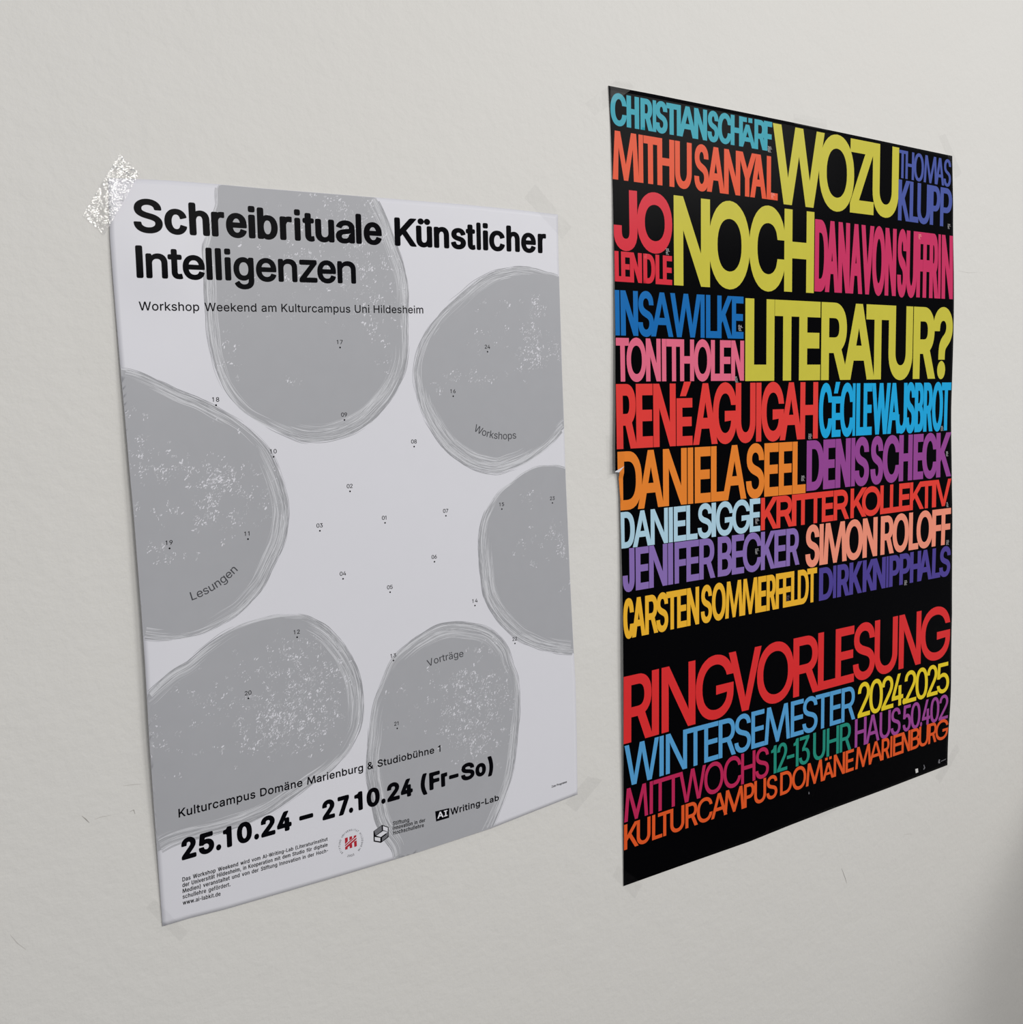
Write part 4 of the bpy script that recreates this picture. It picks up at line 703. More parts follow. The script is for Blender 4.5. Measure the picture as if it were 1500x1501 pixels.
    '?': (0.054, 0.068, '103,149 103,156 104,184 107,207 112,226 119,241 128,254 138,265 150,274 163,284 178,293 192,303 205,315 216,328 224,343 229,359 230,377 229,392 225,406 219,418 211,428 201,437 190,444 177,450 163,453 148,454 134,453 121,450 108,445 96,438 86,429 77,418 70,405 66,389 63,372 0,372 3,399 10,423 21,445 36,463 54,479 74,491 97,500 121,505 148,507 175,505 201,499 223,490 243,477 260,462 274,443 284,422 290,400 292,375 290,350 284,326 274,306 260,287 243,271 223,256 210,248 198,239 188,231 180,222 174,213 169,202 166,189 164,174 163,156 163,149;134,-4 122,-3 112,1 102,9 95,18 91,29 89,40 91,52 95,62 102,72 112,79 122,83 134,85 146,83 156,79 166,72 173,62 177,52 179,40 177,29 173,18 166,9 156,1 146,-3'),
    '.': (0.097, 0.092, '45,-4 33,-3 23,1 13,9 6,18 1,29 0,40 1,52 6,63 13,72 23,79 33,84 45,85 57,84 67,79 77,72 84,63 88,52 90,40 88,29 84,18 77,9 67,1 57,-3'),
    ',': (0.074, 0.1, '0,-117 30,70 98,70 46,-117'),
    '-': (0.08, 0.08, '219,240 219,185 0,185 0,240'),
    '–': (0.1, 0.1, '344,240 344,185 0,185 0,240'),
    '(': (0.175, 0.073, '0,203 1,240 5,279 11,318 20,358 30,396 42,434 55,469 70,501 86,530 144,530 128,495 113,458 100,421 88,383 79,345 71,308 66,272 62,237 61,203 62,173 65,143 70,113 77,81 86,49 97,16 111,-19 126,-56 144,-94 86,-94 60,-46 39,4 22,54 10,104 2,154'),
    ')': (0.073, 0.175, '0,-94 18,-55 34,-18 48,18 59,51 68,83 75,114 79,144 82,174 83,203 82,237 79,272 73,308 65,345 56,383 44,421 31,458 16,495 0,530 58,530 74,501 89,469 103,434 115,396 125,358 133,318 139,278 143,240 144,203 142,153 134,103 122,52 105,2 84,-46 58,-94'),
    '&': (0.067, 0.019, '160,-7 129,-5 100,1 75,12 53,25 34,42 19,61 9,82 2,106 0,131 1,151 6,170 13,186 23,202 35,216 50,231 66,245 84,259 104,274 179,330 185,335 192,340 199,346 206,353 211,360 217,368 221,377 223,387 224,398 222,413 217,426 208,437 196,446 181,451 164,453 153,452 142,450 132,445 123,439 115,432 109,424 105,414 102,404 101,392 102,380 105,368 109,357 115,346 123,334 132,322 143,309 154,295 167,279 397,0 324,0 135,228 117,249 100,269 85,288 72,305 61,322 52,338 46,355 42,373 41,392 42,413 47,432 56,450 67,466 81,479 98,490 118,498 140,503 163,505 187,503 208,498 228,490 244,480 258,467 270,452 278,435 283,417 285,397 284,383 281,369 276,355 270,343 262,331 253,319 242,308 231,298 218,288 118,214 100,199 85,185 74,171 67,158 63,144 62,129 63,113 67,99 74,86 83,74 94,64 107,56 122,50 138,47 156,46 176,47 195,51 213,58 231,68 247,80 262,94 276,110 287,128 297,149 304,171 308,195 309,220 367,220 366,190 362,164 356,141 349,122 340,105 331,91 322,79 313,69 306,61 294,46 276,30 256,17 233,7 209,-1 184,-5'),
    'ä': (0.06, 0.103, '127,-8 104,-7 83,-2 63,5 45,15 30,28 17,44 8,62 2,83 0,106 1,126 6,144 13,158 22,171 33,181 46,190 61,197 77,203 93,207 111,211 128,214 145,216 166,219 184,221 200,223 213,225 223,227 231,231 236,236 240,242 241,250 241,252 240,267 237,280 232,292 225,302 217,310 206,316 193,321 179,324 162,325 146,324 130,321 117,317 105,311 94,304 86,296 79,287 73,278 68,269 10,286 20,307 33,325 47,340 64,352 82,362 101,369 121,374 141,377 161,378 189,376 205,373 221,369 236,362 251,354 265,344 277,331 287,315 295,296 299,273 301,247 301,0 242,0 242,51 238,51 233,42 226,33 218,24 208,15 196,8 182,1 166,-4 148,-7;138,45 159,46 178,50 194,58 208,67 220,79 229,92 236,106 240,120 241,136 241,187 238,184 232,181 225,179 217,177 187,171 177,170 167,168 149,166 143,165 129,163 115,160 102,156 90,151 80,145 72,137 65,128 62,116 60,103 62,91 65,80 70,71 78,63 87,57 98,51 110,48 123,45;227,435 216,437 207,440 199,447 192,455 188,464 187,475 188,485 192,495 199,503 207,509 216,513 227,514 237,513 247,509 255,503 261,495 265,485 266,475 265,464 261,455 255,447 247,440 237,437;86,435 75,437 66,440 57,447 51,455 47,464 46,475 47,485 51,495 57,503 66,509 75,513 86,514 96,513 105,509 114,503 120,495 124,485 125,475 124,464 120,455 114,447 105,440 96,437'),
    'ö': (0.067, 0.067, '170,-8 138,-5 108,3 81,16 58,34 38,57 21,84 10,114 2,148 0,184 2,221 10,255 21,286 38,313 58,335 81,354 108,367 138,375 170,378 203,375 233,367 260,354 284,335 304,313 320,286 331,255 339,221 341,184 339,148 331,114 320,84 304,57 284,34 260,16 233,3 203,-5;170,46 194,48 214,54 232,65 247,79 259,96 268,115 275,137 279,160 280,184 279,209 275,232 268,254 259,274 247,291 232,305 214,316 194,322 170,324 147,322 127,316 109,305 94,291 82,274 73,254 66,232 62,209 61,184 62,160 66,137 73,115 82,96 94,79 109,65 127,54 147,48;241,435 230,437 221,440 213,447 206,455 202,464 201,475 202,485 206,495 213,503 221,509 230,513 241,514 251,513 261,509 269,503 275,495 279,485 281,475 279,464 275,455 269,447 261,440 251,437;100,435 89,437 80,440 71,447 65,455 61,464 60,475 61,485 65,495 71,503 80,509 89,513 100,514 110,513 119,509 128,503 134,495 138,485 139,475 138,464 134,455 128,447 119,440 110,437'),
    'ü': (0.103, 0.104, '128,-5 103,-3 81,2 61,11 43,23 29,38 16,58 7,80 2,107 0,137 0,373 60,373 60,142 63,115 70,92 83,74 100,60 121,52 145,49 162,51 178,54 193,61 206,70 218,81 227,95 234,111 238,130 239,150 239,373 299,373 299,0 241,0 241,90 250,90 237,59 221,34 201,17 179,5 154,-3;220,435 210,437 201,440 192,447 186,455 182,464 181,475 182,485 186,495 192,503 201,509 210,513 220,514 231,513 240,509 248,503 255,495 259,485 260,475 259,464 255,455 248,447 240,440 231,437;79,435 69,437 59,440 51,447 44,455 41,464 39,475 41,485 44,495 51,503 59,509 69,513 79,514 90,513 99,509 107,503 114,495 118,485 119,475 118,464 114,455 107,447 99,440 90,437'),
    'ß': (0.118, 0.075, '61,356 61,0 0,0 0,356 4,402 17,440 38,469 66,490 98,503 134,507 155,505 176,501 197,494 216,484 233,471 247,455 258,436 265,413 267,387 266,371 264,357 260,345 250,325 238,309 233,301 228,294 225,286 222,277 221,268 223,256 227,246 233,237 242,228 251,220 262,212 274,203 285,194 297,185 307,174 317,162 326,149 332,135 336,118 337,99 335,77 330,58 321,41 308,27 293,15 275,6 254,-1 231,-5 206,-7 184,-6 164,-3 145,1 128,7 113,13 102,20 125,72 143,63 154,57 168,53 183,50 202,49 223,51 242,55 257,63 268,74 275,87 277,103 276,115 272,126 265,137 257,146 247,155 236,164 224,172 213,181 201,190 190,200 180,211 171,223 165,236 161,251 160,267 161,280 163,292 167,301 172,309 178,317 190,331 196,339 201,347 205,357 207,368 208,381 206,403 199,421 187,434 171,443 154,449 134,451 112,448 94,441 80,428 69,410 63,386'),
    '|': (0.061, 0.061, '0,0 0,56 86,56 86,444 0,444 0,500 234,500 234,444 149,444 149,56 234,56 234,0'),
}

_gc = {}
def area2(l):
    return sum(a[0] * b[1] - b[0] * a[1] for a, b in zip(l, l[1:] + l[:1]))
def glyph(ch):
    """closed loops (clockwise = ink), cap height 1, left ink edge at 0; ink width, right bearing, left bearing"""
    if ch in _gc: return _gc[ch]
    if ch == 'M':
        lp = [(0, 0), (.115, 1), (.255, 1), (.565, .24), (.875, 1), (1.015, 1), (1.13, 0), (1.0, 0), (.915, .76), (.615, 0), (.515, 0), (.215, .76), (.13, 0)]
        _gc[ch] = ([lp], 1.13, .06, .06); return _gc[ch]
    if ch in 'ÄÉ':
        lp, wd, rb, lb = glyph({'Ä': 'A', 'É': 'E'}[ch])
        out = [[(x, y * .745) for x, y in l] for l in lp]
        if ch == 'Ä':
            for cx in (wd * .31, wd * .69): out.append([(cx - .07, .905), (cx - .07, .995), (cx + .07, .995), (cx + .07, .905)])
        else: out.append([(wd * .34, .86), (wd * .56, 1.03), (wd * .82, 1.03), (wd * .54, .86)])
        _gc[ch] = (out, wd, rb, lb); return _gc[ch]
    lb, rb, s = GLYPHS[ch]
    loops = [[tuple(int(v) / 500 for v in p.split(',')) for p in l.split()] for l in s.split(';')]
    wd = max(q[0] for l in loops for q in l)
    _gc[ch] = (loops, wd, rb, lb)
    return _gc[ch]
W_I = 0.126

def offset_loops(loops, ox, oy):
    sg = -1
    out = []
    for l in loops:
        n = len(l); E = []
        for i in range(n):
            a, b = l[i], l[(i + 1) % n]
            dx, dy = b[0] - a[0], b[1] - a[1]; q = math.hypot(dx, dy) or 1
            nx, ny = sg * dy / q, -sg * dx / q
            E.append((nx, ny, ox * nx * nx + oy * ny * ny))
        r = []; mx = 2.2 * max(abs(ox), abs(oy), 1e-6)
        for i in range(n):
            n1, n2 = E[i - 1], E[i]
            det = n1[0] * n2[1] - n1[1] * n2[0]
            if abs(det) < 0.12:
                px, py = (n1[0] * n1[2] + n2[0] * n2[2]) / 2, (n1[1] * n1[2] + n2[1] * n2[2]) / 2
            else:
                px = (n1[2] * n2[1] - n1[1] * n2[2]) / det; py = (n1[0] * n2[2] - n1[2] * n2[0]) / det
            q = math.hypot(px, py)
            if q > mx: px *= mx / q; py *= mx / q
            r.append((l[i][0] + px, l[i][1] + py))
        out.append(r)
    return out

SIDE = {}
for c in 'BDEFHIKLMNPRU[': SIDE[c] = ['S', 'S']
for c in 'CGOQS09': SIDE[c] = ['R', 'R']
for c in 'AVWY': SIDE[c] = ['D', 'D']
for k, v in {'D': 'R', 'P': 'R', 'B': 'R', 'R': 'D', 'K': 'D', 'L': 'O', 'F': 'O', 'E': 'S'}.items(): SIDE[k][1] = v
SIDE['T'] = ['O', 'O']; SIDE['Z'] = ['S', 'S']; SIDE['J'] = ['R', 'S']; SIDE['Ä'] = ['D', 'D']; SIDE['É'] = ['S', 'S']; SIDE['M'] = ['M', 'M']
PUSH = {'S': 0, 'R': .035, 'D': .07, 'O': .0, 'M': .03}

class Flat:
    """collects flat polygons (wall mm), cuts them on a 10 mm lattice, lays them on the sheet"""
    def __init__(s): s.v = []; s.f = []; s.lay = []
    def tri_loops(s, loops, layer):
        """fill by non-zero winding, so overlapping or folded outlines fill cleanly"""
        if len(loops) == 1 and area2(loops[0]) > 0: loops = [loops[0][::-1]]
        vs = []; ed = []
        for l in loops:
            b = len(vs); n = len(l); vs += [Vector(q) for q in l]; ed += [(b + i, b + (i + 1) % n) for i in range(n)]
        ov, oe, of = delaunay_2d_cdt(vs, ed, [], 0, 1e-5)[:3]
        segs = [(l[i][0], l[i][1], l[(i + 1) % len(l)][0], l[(i + 1) % len(l)][1]) for l in loops for i in range(len(l))]
        base = len(s.v); s.v += [tuple(q) for q in ov]; s.lay += [layer] * len(ov)
        for t in of:
            cx = sum(ov[k][0] for k in t) / len(t); cy = sum(ov[k][1] for k in t) / len(t); wn = 0
            for x0, y0, x1, y1 in segs:
                if (y0 <= cy) != (y1 <= cy):
                    if x0 + (cy - y0) * (x1 - x0) / (y1 - y0) > cx: wn += 1 if y1 < y0 else -1
            if wn > 0: s.f.append(tuple(base + k for k in t))
    def poly(s, pts, layer):
        base = len(s.v); s.v += list(pts); s.lay += [layer] * len(pts); s.f.append(tuple(range(base, base + len(pts))))
    def build(s, name, sh, m, parent, cut=6.0, clamp=True, **props):
        bm = bmesh.new(); ll = bm.verts.layers.float.new('lay')
        vv = []
        for (x, y), la in zip(s.v, s.lay):
            b = bm.verts.new((x, 0, y)); b[ll] = la; vv.append(b)
        for f in s.f:
            try: bm.faces.new([vv[k] for k in f])
            except ValueError: pass
        if cut:
            xs = [q[0] for q in s.v]; zs = [q[1] for q in s.v]
            for lo, hi, ax in ((min(xs), max(xs), 0), (min(zs), max(zs), 2)):
                k = math.floor(lo / cut) + 1; cs = []
                while k * cut < hi: cs.append(k * cut); k += 1
                cs += [q for q in (sh.xc if ax == 0 else sh.zc) if lo < q < hi]
                for q in cs:
                    co = [0, 0, 0]; co[ax] = q; no = [0, 0, 0]; no[ax] = 1
                    bmesh.ops.bisect_plane(bm, geom=bm.verts[:] + bm.edges[:] + bm.faces[:], dist=1e-5, plane_co=co, plane_no=no)
        for b in bm.verts:
            x, z = b.co.x, b.co.z
            if clamp: x, z = sh.clamp(x, z)
            b.co = sh.point(x, z, b[ll])
        for f in bm.faces:
            f.normal_update()
            if f.normal.y > 0: f.normal_flip()
            f.smooth = True
        bmesh.ops.delete(bm, geom=[f for f in bm.faces if f.calc_area() < 2e-10], context='FACES')
        me = bpy.data.meshes.new(name); bm.to_mesh(me); bm.free()
        return obj(name, me, parent, m, **props)

def layout(d, gap_default):
    """glyph placement of one run: list of (char, x_left, ink_width)"""
    txt = d['t']; x0, x1 = d['X']; hb = d['T'][0] - d['B'][0]; ht = d['T'][1] - d['B'][1]; H = (hb + ht) / 2
    stem = d['s']; kind = d.get('k', 'caps')
    if 'xs' in d:
        out = []; i = 0
        g = [c for c in txt if c != ' ']
        xs = d['xs']
        for i, c in enumerate(g): out.append((c, xs[2 * i], xs[2 * i + 1] - xs[2 * i]))
        return out, H
    items = []; fixed = 0; flex = 0
    prev = None
    for c in txt:
        if c == ' ':
            items.append((' ', 0)); prev = ' '; continue
        lp, wd, adv, lsb = glyph(c)
        if kind == 'caps':
            gp = gap_default * H if prev and prev != ' ' else 0
            if prev and prev != ' ':
                gp -= H * (PUSH[SIDE.get(prev, ['S', 'S'])[1]] + PUSH[SIDE.get(c, ['S', 'S'])[0]])
        else:
            gp = (lsb + glyph(prev)[2]) * H * d.get('sp', 1.0) - 0 if prev and prev != ' ' else 0
        items.append((c, gp)); prev = c
    sp = {'caps': .13, 'title': .42, 'text': .62, 'small': .75}[kind] * H
    if 'space' in d: sp = d['space'] * H
    fx = sum(g for c, g in items if c != ' ') + sp * txt.count(' ')
    nat = 0; cnt = 0
    for c in txt:
        if c == ' ': continue
        nat += glyph(c)[1] - W_I; cnt += 1
    s = ((x1 - x0) - fx - cnt * stem) / nat
    if kind != 'caps':
        # spacing scales along with the letters
        s = ((x1 - x0) - cnt * stem) / (nat + fx / H); sc = s / H
    else: sc = 1
    x = x0; out = []
    for c, g in items:
        if c == ' ': x += sp * sc; continue
        wd = s * (glyph(c)[1] - W_I) + stem
        x += g * sc
        out.append((c, x, wd)); x += wd
    return out, H
rsb = {}
for c in 'abcdefghijklmnopqrstuvwxyzABCDEFGHIJKLMNOPQRSTUVWXYZ0123456789': rsb[c] = .10
for c in 'rtvwykzfVWYT7LA4': rsb[c] = .03
for c in 'oecpbDOSg': rsb[c] = .07

def put_glyph(F, d, c, x, wd, H, layer, grow=0.0, roundness=0.0):
    lp, w0, adv, lsb = glyph(c)
    stem, bar = d['s'], d['b']
    if c in '.,:-–': bar_e = bar
    sx = (wd - stem) / max(1e-6, (w0 - W_I)) if w0 - W_I > .02 else H
    ox = (stem - sx * W_I) / 2 if w0 - W_I > .02 else (wd - H * w0) / 2
    if c in '.-–,' : sx = H; ox = (wd - H * w0) / 2
    bar0 = W_I * .9
    oy = (bar - H * bar0) / 2 / (1 - bar0)
    sy = H - 2 * oy
    L = [[(px * sx, oy + py * sy) for px, py in l] for l in lp]
    L = offset_loops(L, ox, oy)
    if c in '.,': pass
    xo = x + ox
    if grow: L = offset_loops(L, grow, grow)
    if roundness: L = round_loops(L, roundness)
    X0, X1 = d['X']; out = []
    for l in L:
        r = []
        l2 = []
        for a, b in zip(l, l[1:] + l[:1]):      # split long edges so that they follow the run
            l2.append(a)
        for px, py in l2:
            X = xo + px; k = (X - X0) / (X1 - X0)
            zb = d['B'][0] + (d['B'][1] - d['B'][0]) * k; zt = d['T'][0] + (d['T'][1] - d['T'][0]) * k
            r.append((X, zb + (zt - zb) * py / H))
        out.append(r)
    F.tri_loops(out, layer)

def round_loops(L, r):
    """round every sharp corner of the loops with a small fillet"""
    out = []
    for l in L:
        n = len(l); q = []
        for i in range(n):
            a, p, b = Vector(l[i - 1]), Vector(l[i]), Vector(l[(i + 1) % n])
            u = a - p; v = b - p; lu, lv = u.length, v.length
            if lu < 1e-6 or lv < 1e-6: continue
            ang = u.angle(v)
            if ang > 2.45 or lu < r * .35 or lv < r * .35: q.append(tuple(p)); continue
            k = min(r, lu * .48, lv * .48); p0 = p + u / lu * k; p2 = p + v / lv * k
            for s in (0, .25, .5, .75, 1):
                t = p0 * (1 - s) ** 2 + p * 2 * s * (1 - s) + p2 * s * s; q.append((t.x, t.y))
        out.append(q)
    return out

def mapped_tube(F, pts, wmm, layer):
    for a, b in zip(pts, pts[1:]):
        a = Vector(a); b = Vector(b); d = b - a
        if d.length < 1e-6: continue
        n = Vector((-d.y, d.x)).normalized() * wmm / 2
        F.poly([tuple(a + n), tuple(b + n), tuple(b - n), tuple(a - n)], layer)

# ---------------------------------------------------------------- the wall and the floor
def wall_material():
    m, t, b = nt('painted_plaster')
    g = t.nodes.new('ShaderNodeNewGeometry')
    n1 = t.nodes.new('ShaderNodeTexNoise'); n1.inputs['Scale'].default_value = 1.7; n1.inputs['Detail'].default_value = 2
    mx = t.nodes.new('ShaderNodeMix'); mx.data_type = 'RGBA'
    mx.inputs[6].default_value = (*lin((216, 214, 210)), 1); mx.inputs[7].default_value = (*lin((219, 218, 215)), 1)
    t.links.new(g.outputs['Position'], n1.inputs['Vector']); t.links.new(n1.outputs['Fac'], mx.inputs[0])
    t.links.new(mx.outputs[2], b.inputs['Base Color'])
    b.inputs['Roughness'].default_value = 0.6; b.inputs['Specular IOR Level'].default_value = 0.25
    prev = None
    for sc, det, dist, st in ((24, 3, 0.003, .4), (130, 4, 0.0009, .5), (420, 2, 0.00025, .5)):
        n = t.nodes.new('ShaderNodeTexNoise'); n.inputs['Scale'].default_value = sc; n.inputs['Detail'].default_value = det
        n.inputs['Roughness'].default_value = .6
        t.links.new(g.outputs['Position'], n.inputs['Vector'])
        bp = t.nodes.new('ShaderNodeBump'); bp.inputs['Distance'].default_value = dist; bp.inputs['Strength'].default_value = st
        t.links.new(n.outputs['Fac'], bp.inputs['Height'])
        if prev: t.links.new(prev.outputs['Normal'], bp.inputs['Normal'])
        prev = bp
    t.links.new(prev.outputs['Normal'], b.inputs['Normal'])
    return m
def box(name, x0, x1, y0, y1, z0, z1, m, **props):
    v = [(x, y, z) for x in (x0, x1) for y in (y0, y1) for z in (z0, z1)]
    f = [(0, 1, 3, 2), (4, 6, 7, 5), (0, 4, 5, 1), (2, 3, 7, 6), (0, 2, 6, 4), (1, 5, 7, 3)]
    me = bpy.data.meshes.new(name); me.from_pydata(v, [], f)
    return obj(name, me, None, m, **props)
M_wall = wall_material()
wall = box('wall_back', -2.2, 3.6, 0.0, 0.12, 0.0, 2.9, M_wall, kind='structure')
mf, tf, bf = nt('grey_linoleum'); nn = tf.nodes.new('ShaderNodeTexNoise'); nn.inputs['Scale'].default_value = 8
rr = tf.nodes.new('ShaderNodeMix'); rr.data_type = 'RGBA'; rr.inputs[6].default_value = (.09, .088, .085, 1); rr.inputs[7].default_value = (.13, .127, .12, 1)
tf.links.new(nn.outputs['Fac'], rr.inputs[0]); tf.links.new(rr.outputs[2], bf.inputs['Base Color']); bf.inputs['Roughness'].default_value = .5
shade_stub = box('wall_shade_stub', 0.98, 1.10, -0.62, 0.0, 0.0, 1.12, M_wall, kind='structure')  # added stub outside the frame, only there to shade the lower right corner
floor = box('floor', -2.2, 3.6, -3.4, 0.0, -0.05, 0.0, mf, kind='structure')

# ---------------------------------------------------------------- the white poster
SW = Sheet(WHITE_EDGE, lift_white, Vector((WHITE_EDGE['bottom'][0][0] / 1000, 0, WHITE_EDGE['bottom'][0][1] / 1000 + Z0)))
pw = thing('poster', 'white event poster printed with six large grey egg shapes and bold black title', 'poster', SW.origin)
build_sheet(SW, 110, 150, pw, (M_white, M_back))

def resample(pts, step):
    out = []
    n = len(pts)
    P = [Vector(q) for q in pts]
    for i in range(n):
        p0, p1, p2, p3 = P[i - 1], P[i], P[(i + 1) % n], P[(i + 2) % n]
        k = max(1, int((p2 - p1).length / step))
        for j in range(k):
            t = j / k
            q = .5 * ((2 * p1) + (p2 - p0) * t + (2 * p0 - 5 * p1 + 4 * p2 - p3) * t * t + (3 * p1 - p0 - 3 * p2 + p3) * t ** 3)
            out.append((q.x, q.y))
    return out
def in_poly(x, z, P):
    c = False
    for (x0, z0), (x1, z1) in zip(P, P[1:] + P[:1]):
        if (z0 > z) != (z1 > z) and x < x0 + (z - z0) * (x1 - x0) / (z1 - z0): c = not c
    return c
def inside(x, z):
    a = SW.clamp(x, z, .5); return abs(a[0] - x) < 1e-6 and abs(a[1] - z) < 1e-6
EGG_LABELS = ['grey egg shape under the title', 'grey egg shape cut by the left edge, marked with readings', 'grey egg shape at the lower left', 'grey egg shape at the upper right, marked with workshops', 'grey egg shape cut by the right edge', 'grey egg shape at the bottom, marked with lectures']
for e, lab in zip(EGGS, EGG_LABELS):
    o = resample(e['o'], 3.0); n = len(o)
    nrm = []
    for i in range(n):
        a, b = o[i - 2], o[(i + 2) % n]; d = Vector((b[0] - a[0], b[1] - a[1]))
        d.normalize(); nrm.append(Vector((d.y, -d.x)))
    if area2(o) < 0: nrm = [-q for q in nrm]
    # body, slightly smaller than the sketched rim
    inset = [(o[i][0] - nrm[i].x * 1.2, o[i][1] - nrm[i].y * 1.2) for i in range(n)]
    F = Flat(); F.tri_loops([inset], 0)
    egg = F.build('egg_shape', SW, M_grey, pw, label=lab)
    # sketched strokes along the rim, in patches
    patches = [(min(range(n), key=lambda i: math.dist(o[i], (rx, rz))) / n, rw, rs) for rx, rz, rw, rs in e['r']]
    def amp(t):
        v = .06
        for c, wd, st in patches:
            q = abs((t - c + .5) % 1 - .5)
            v += st * math.exp(-(q / wd) ** 2)
        return min(v, 1.1)
    for nm, mm, cnt, seed in (('light_stroke', M_gmid, 520, 1), ('pale_stroke', M_glight, 420, 2), ('dark_stroke', M_gdark, 330, 3)):
        F = Flat()
        for _ in range(cnt):
            t0 = rnd.random(); a = amp(t0)
            if rnd.random() > a: continue
            ln = int(rnd.uniform(5, 26)); depth = rnd.uniform(-1.4, 1.0) if nm == 'dark_stroke' else rnd.uniform(0, 1) ** 1.2 * 13 * a
            wv = rnd.uniform(.15, .5) if nm == 'dark_stroke' else rnd.uniform(.2, .9) * (1 - .03 * depth)
            if nm == 'dark_stroke' and rnd.random() < .5: depth = rnd.uniform(0, 9 * a)
            lay0 = {'light_stroke': 1.2, 'pale_stroke': 2.4, 'dark_stroke': 3.6}[nm] + rnd.random()
            sl = rnd.uniform(-.08, .08); i0 = int(t0 * n); L = []; R = []
            for j in range(ln):
                i = (i0 + j) % n; dd = depth + sl * j + .25 * math.sin(j * .7 + t0 * 50)
                ww = wv * math.sin(math.pi * (j + .15) / (ln - .7)) ** .6 if 0 < j < ln - 1 else .02
                L.append((o[i][0] - nrm[i].x * (dd - ww / 2), o[i][1] - nrm[i].y * (dd - ww / 2)))
                R.append((o[i][0] - nrm[i].x * (dd + ww / 2), o[i][1] - nrm[i].y * (dd + ww / 2)))
            for j in range(ln - 1):
                if inside(*L[j]) and inside(*L[j + 1]) and inside(*R[j + 1]): F.poly([L[j], L[j + 1], R[j + 1], R[j]], lay0)
        if F.f: F.build(nm, SW, mm, egg, cut=0, kind='stuff')
    # speckles
    for nm, mm, lay in (('pale_speckle', M_white, 6.2), ('light_speckle', M_gmid, 5)):
        F = Flat()
        for cx, cz, sx, sz, cnt, br in e['f']:
            k = cnt * (br if nm == 'pale_speckle' else (1.4 - br * .6)) * 2.1
            hx = hz = 0
            for q_ in range(int(k)):
                if q_ % 5 == 0: hx = rnd.gauss(cx, sx); hz = rnd.gauss(cz, sz)
                x = rnd.gauss(hx, 1.5); z = rnd.gauss(hz, 1.5)
                if not inside(x, z) or not in_poly(x, z, inset): continue
                r = rnd.uniform(.3, 1.2) * (1 if rnd.random() < .85 else 1.6); an = rnd.gauss(.9, .55); asp = rnd.uniform(.22, .5)
                pts = []
                for q in range(6):
                    th = q * math.pi / 3; rr_ = r * rnd.uniform(.6, 1.15)
                    ux, uz = rr_ * math.cos(th), rr_ * asp * math.sin(th)
                    pts.append((x + ux * math.cos(an) - uz * math.sin(an), z + ux * math.sin(an) + uz * math.cos(an)))
                F.poly(pts, lay + rnd.random())
        if F.f: F.build(nm, SW, mm, egg, cut=0, kind='stuff')

WL_NAMES = ['title_lettering', 'title_lettering', 'date_lettering', 'subtitle_lettering', 'venue_lettering'] + ['note_lettering'] * 5 + ['sponsor_lettering'] * 3 + ['lab_lettering', 'lab_mark_lettering', 'caption_lettering']
F = Flat(); F.poly(WHITE_SHAPES['ai_box'], 8); lab_mark = F.build('lab_mark', SW, mat('ink'), pw, label='small black box holding two white letters')
for d, nm in zip(WHITE_LINES, WL_NAMES):
    F = Flat(); gl, H = layout(d, 0)
    kd = d.get('k')
    for i, (c, x, wd) in enumerate(gl):
        put_glyph(F, d, c, x, wd, H, 12 if d.get('top') else 9 + 1.5 * (i % 3), roundness=(d['s'] * .30 if kd == 'title' else 0))
    F.build(nm, SW, mat(d['c']) , lab_mark if nm == 'lab_mark_lettering' else pw, cut=8, clamp=False)

def arc_word(word, P, h, m, name):
    # circle-free arc: quadratic through three points
    A, B_, C_ = [Vector(q) for q in P]; ctrl = B_ * 2 - (A + C_) / 2
    def pt(t): return A * (1 - t) ** 2 + ctrl * 2 * t * (1 - t) + C_ * t * t
    smp = [pt(i / 60) for i in range(61)]; acc = [0]
    for a, b in zip(smp, smp[1:]): acc.append(acc[-1] + (b - a).length)
    tot = acc[-1]
    ws = []; prev = None
    for c in word:
        lp, wd, adv, lsb = glyph(c); g = (lsb + glyph(prev)[2]) if prev else 0
        ws.append((c, g, wd)); prev = c
    sc = tot / sum(g + wd for c, g, wd in ws)
    F = Flat(); x = 0
    for c, g, wd in ws:
        x += g * sc; mid = x + wd * sc / 2
        i = 0
        while i < 59 and acc[i + 1] < mid: i += 1
        k = (mid - acc[i]) / (acc[i + 1] - acc[i]); p = smp[i].lerp(smp[i + 1], k); tg = (smp[i + 1] - smp[i]).normalized(); no = Vector((-tg.y, tg.x))
        lp = offset_loops(glyph(c)[0], .006, .006)
        L = [[tuple(p + tg * ((px - wd / 2) * sc) + no * (py * h)) for px, py in l] for l in lp]
        F.tri_loops(L, 9); x += wd * sc
    F.build(name, SW, m, pw, cut=0, clamp=False)
for a in ARC_WORDS: arc_word(a['t'], a['p'], a['h'], M_dimtext, 'curved_lettering')

for t, x, z in DOTS:
    F = Flat(); r = .78
    F.poly([(x + r * math.cos(k * math.pi / 4), z + r * math.sin(k * math.pi / 4)) for k in range(8)], 10)
    xx = x - 2.9
    for c in t:
        lp, wd, _, _ = glyph(c); lp = offset_loops(lp, .012, .012)
        F.tri_loops([[(xx + px * 3.7, z + 2.9 + py * 3.5) for px, py in l] for l in lp], 10); xx += 3.1
    F.build('number_dot', SW, mat('ink'), pw, cut=0, clamp=False)

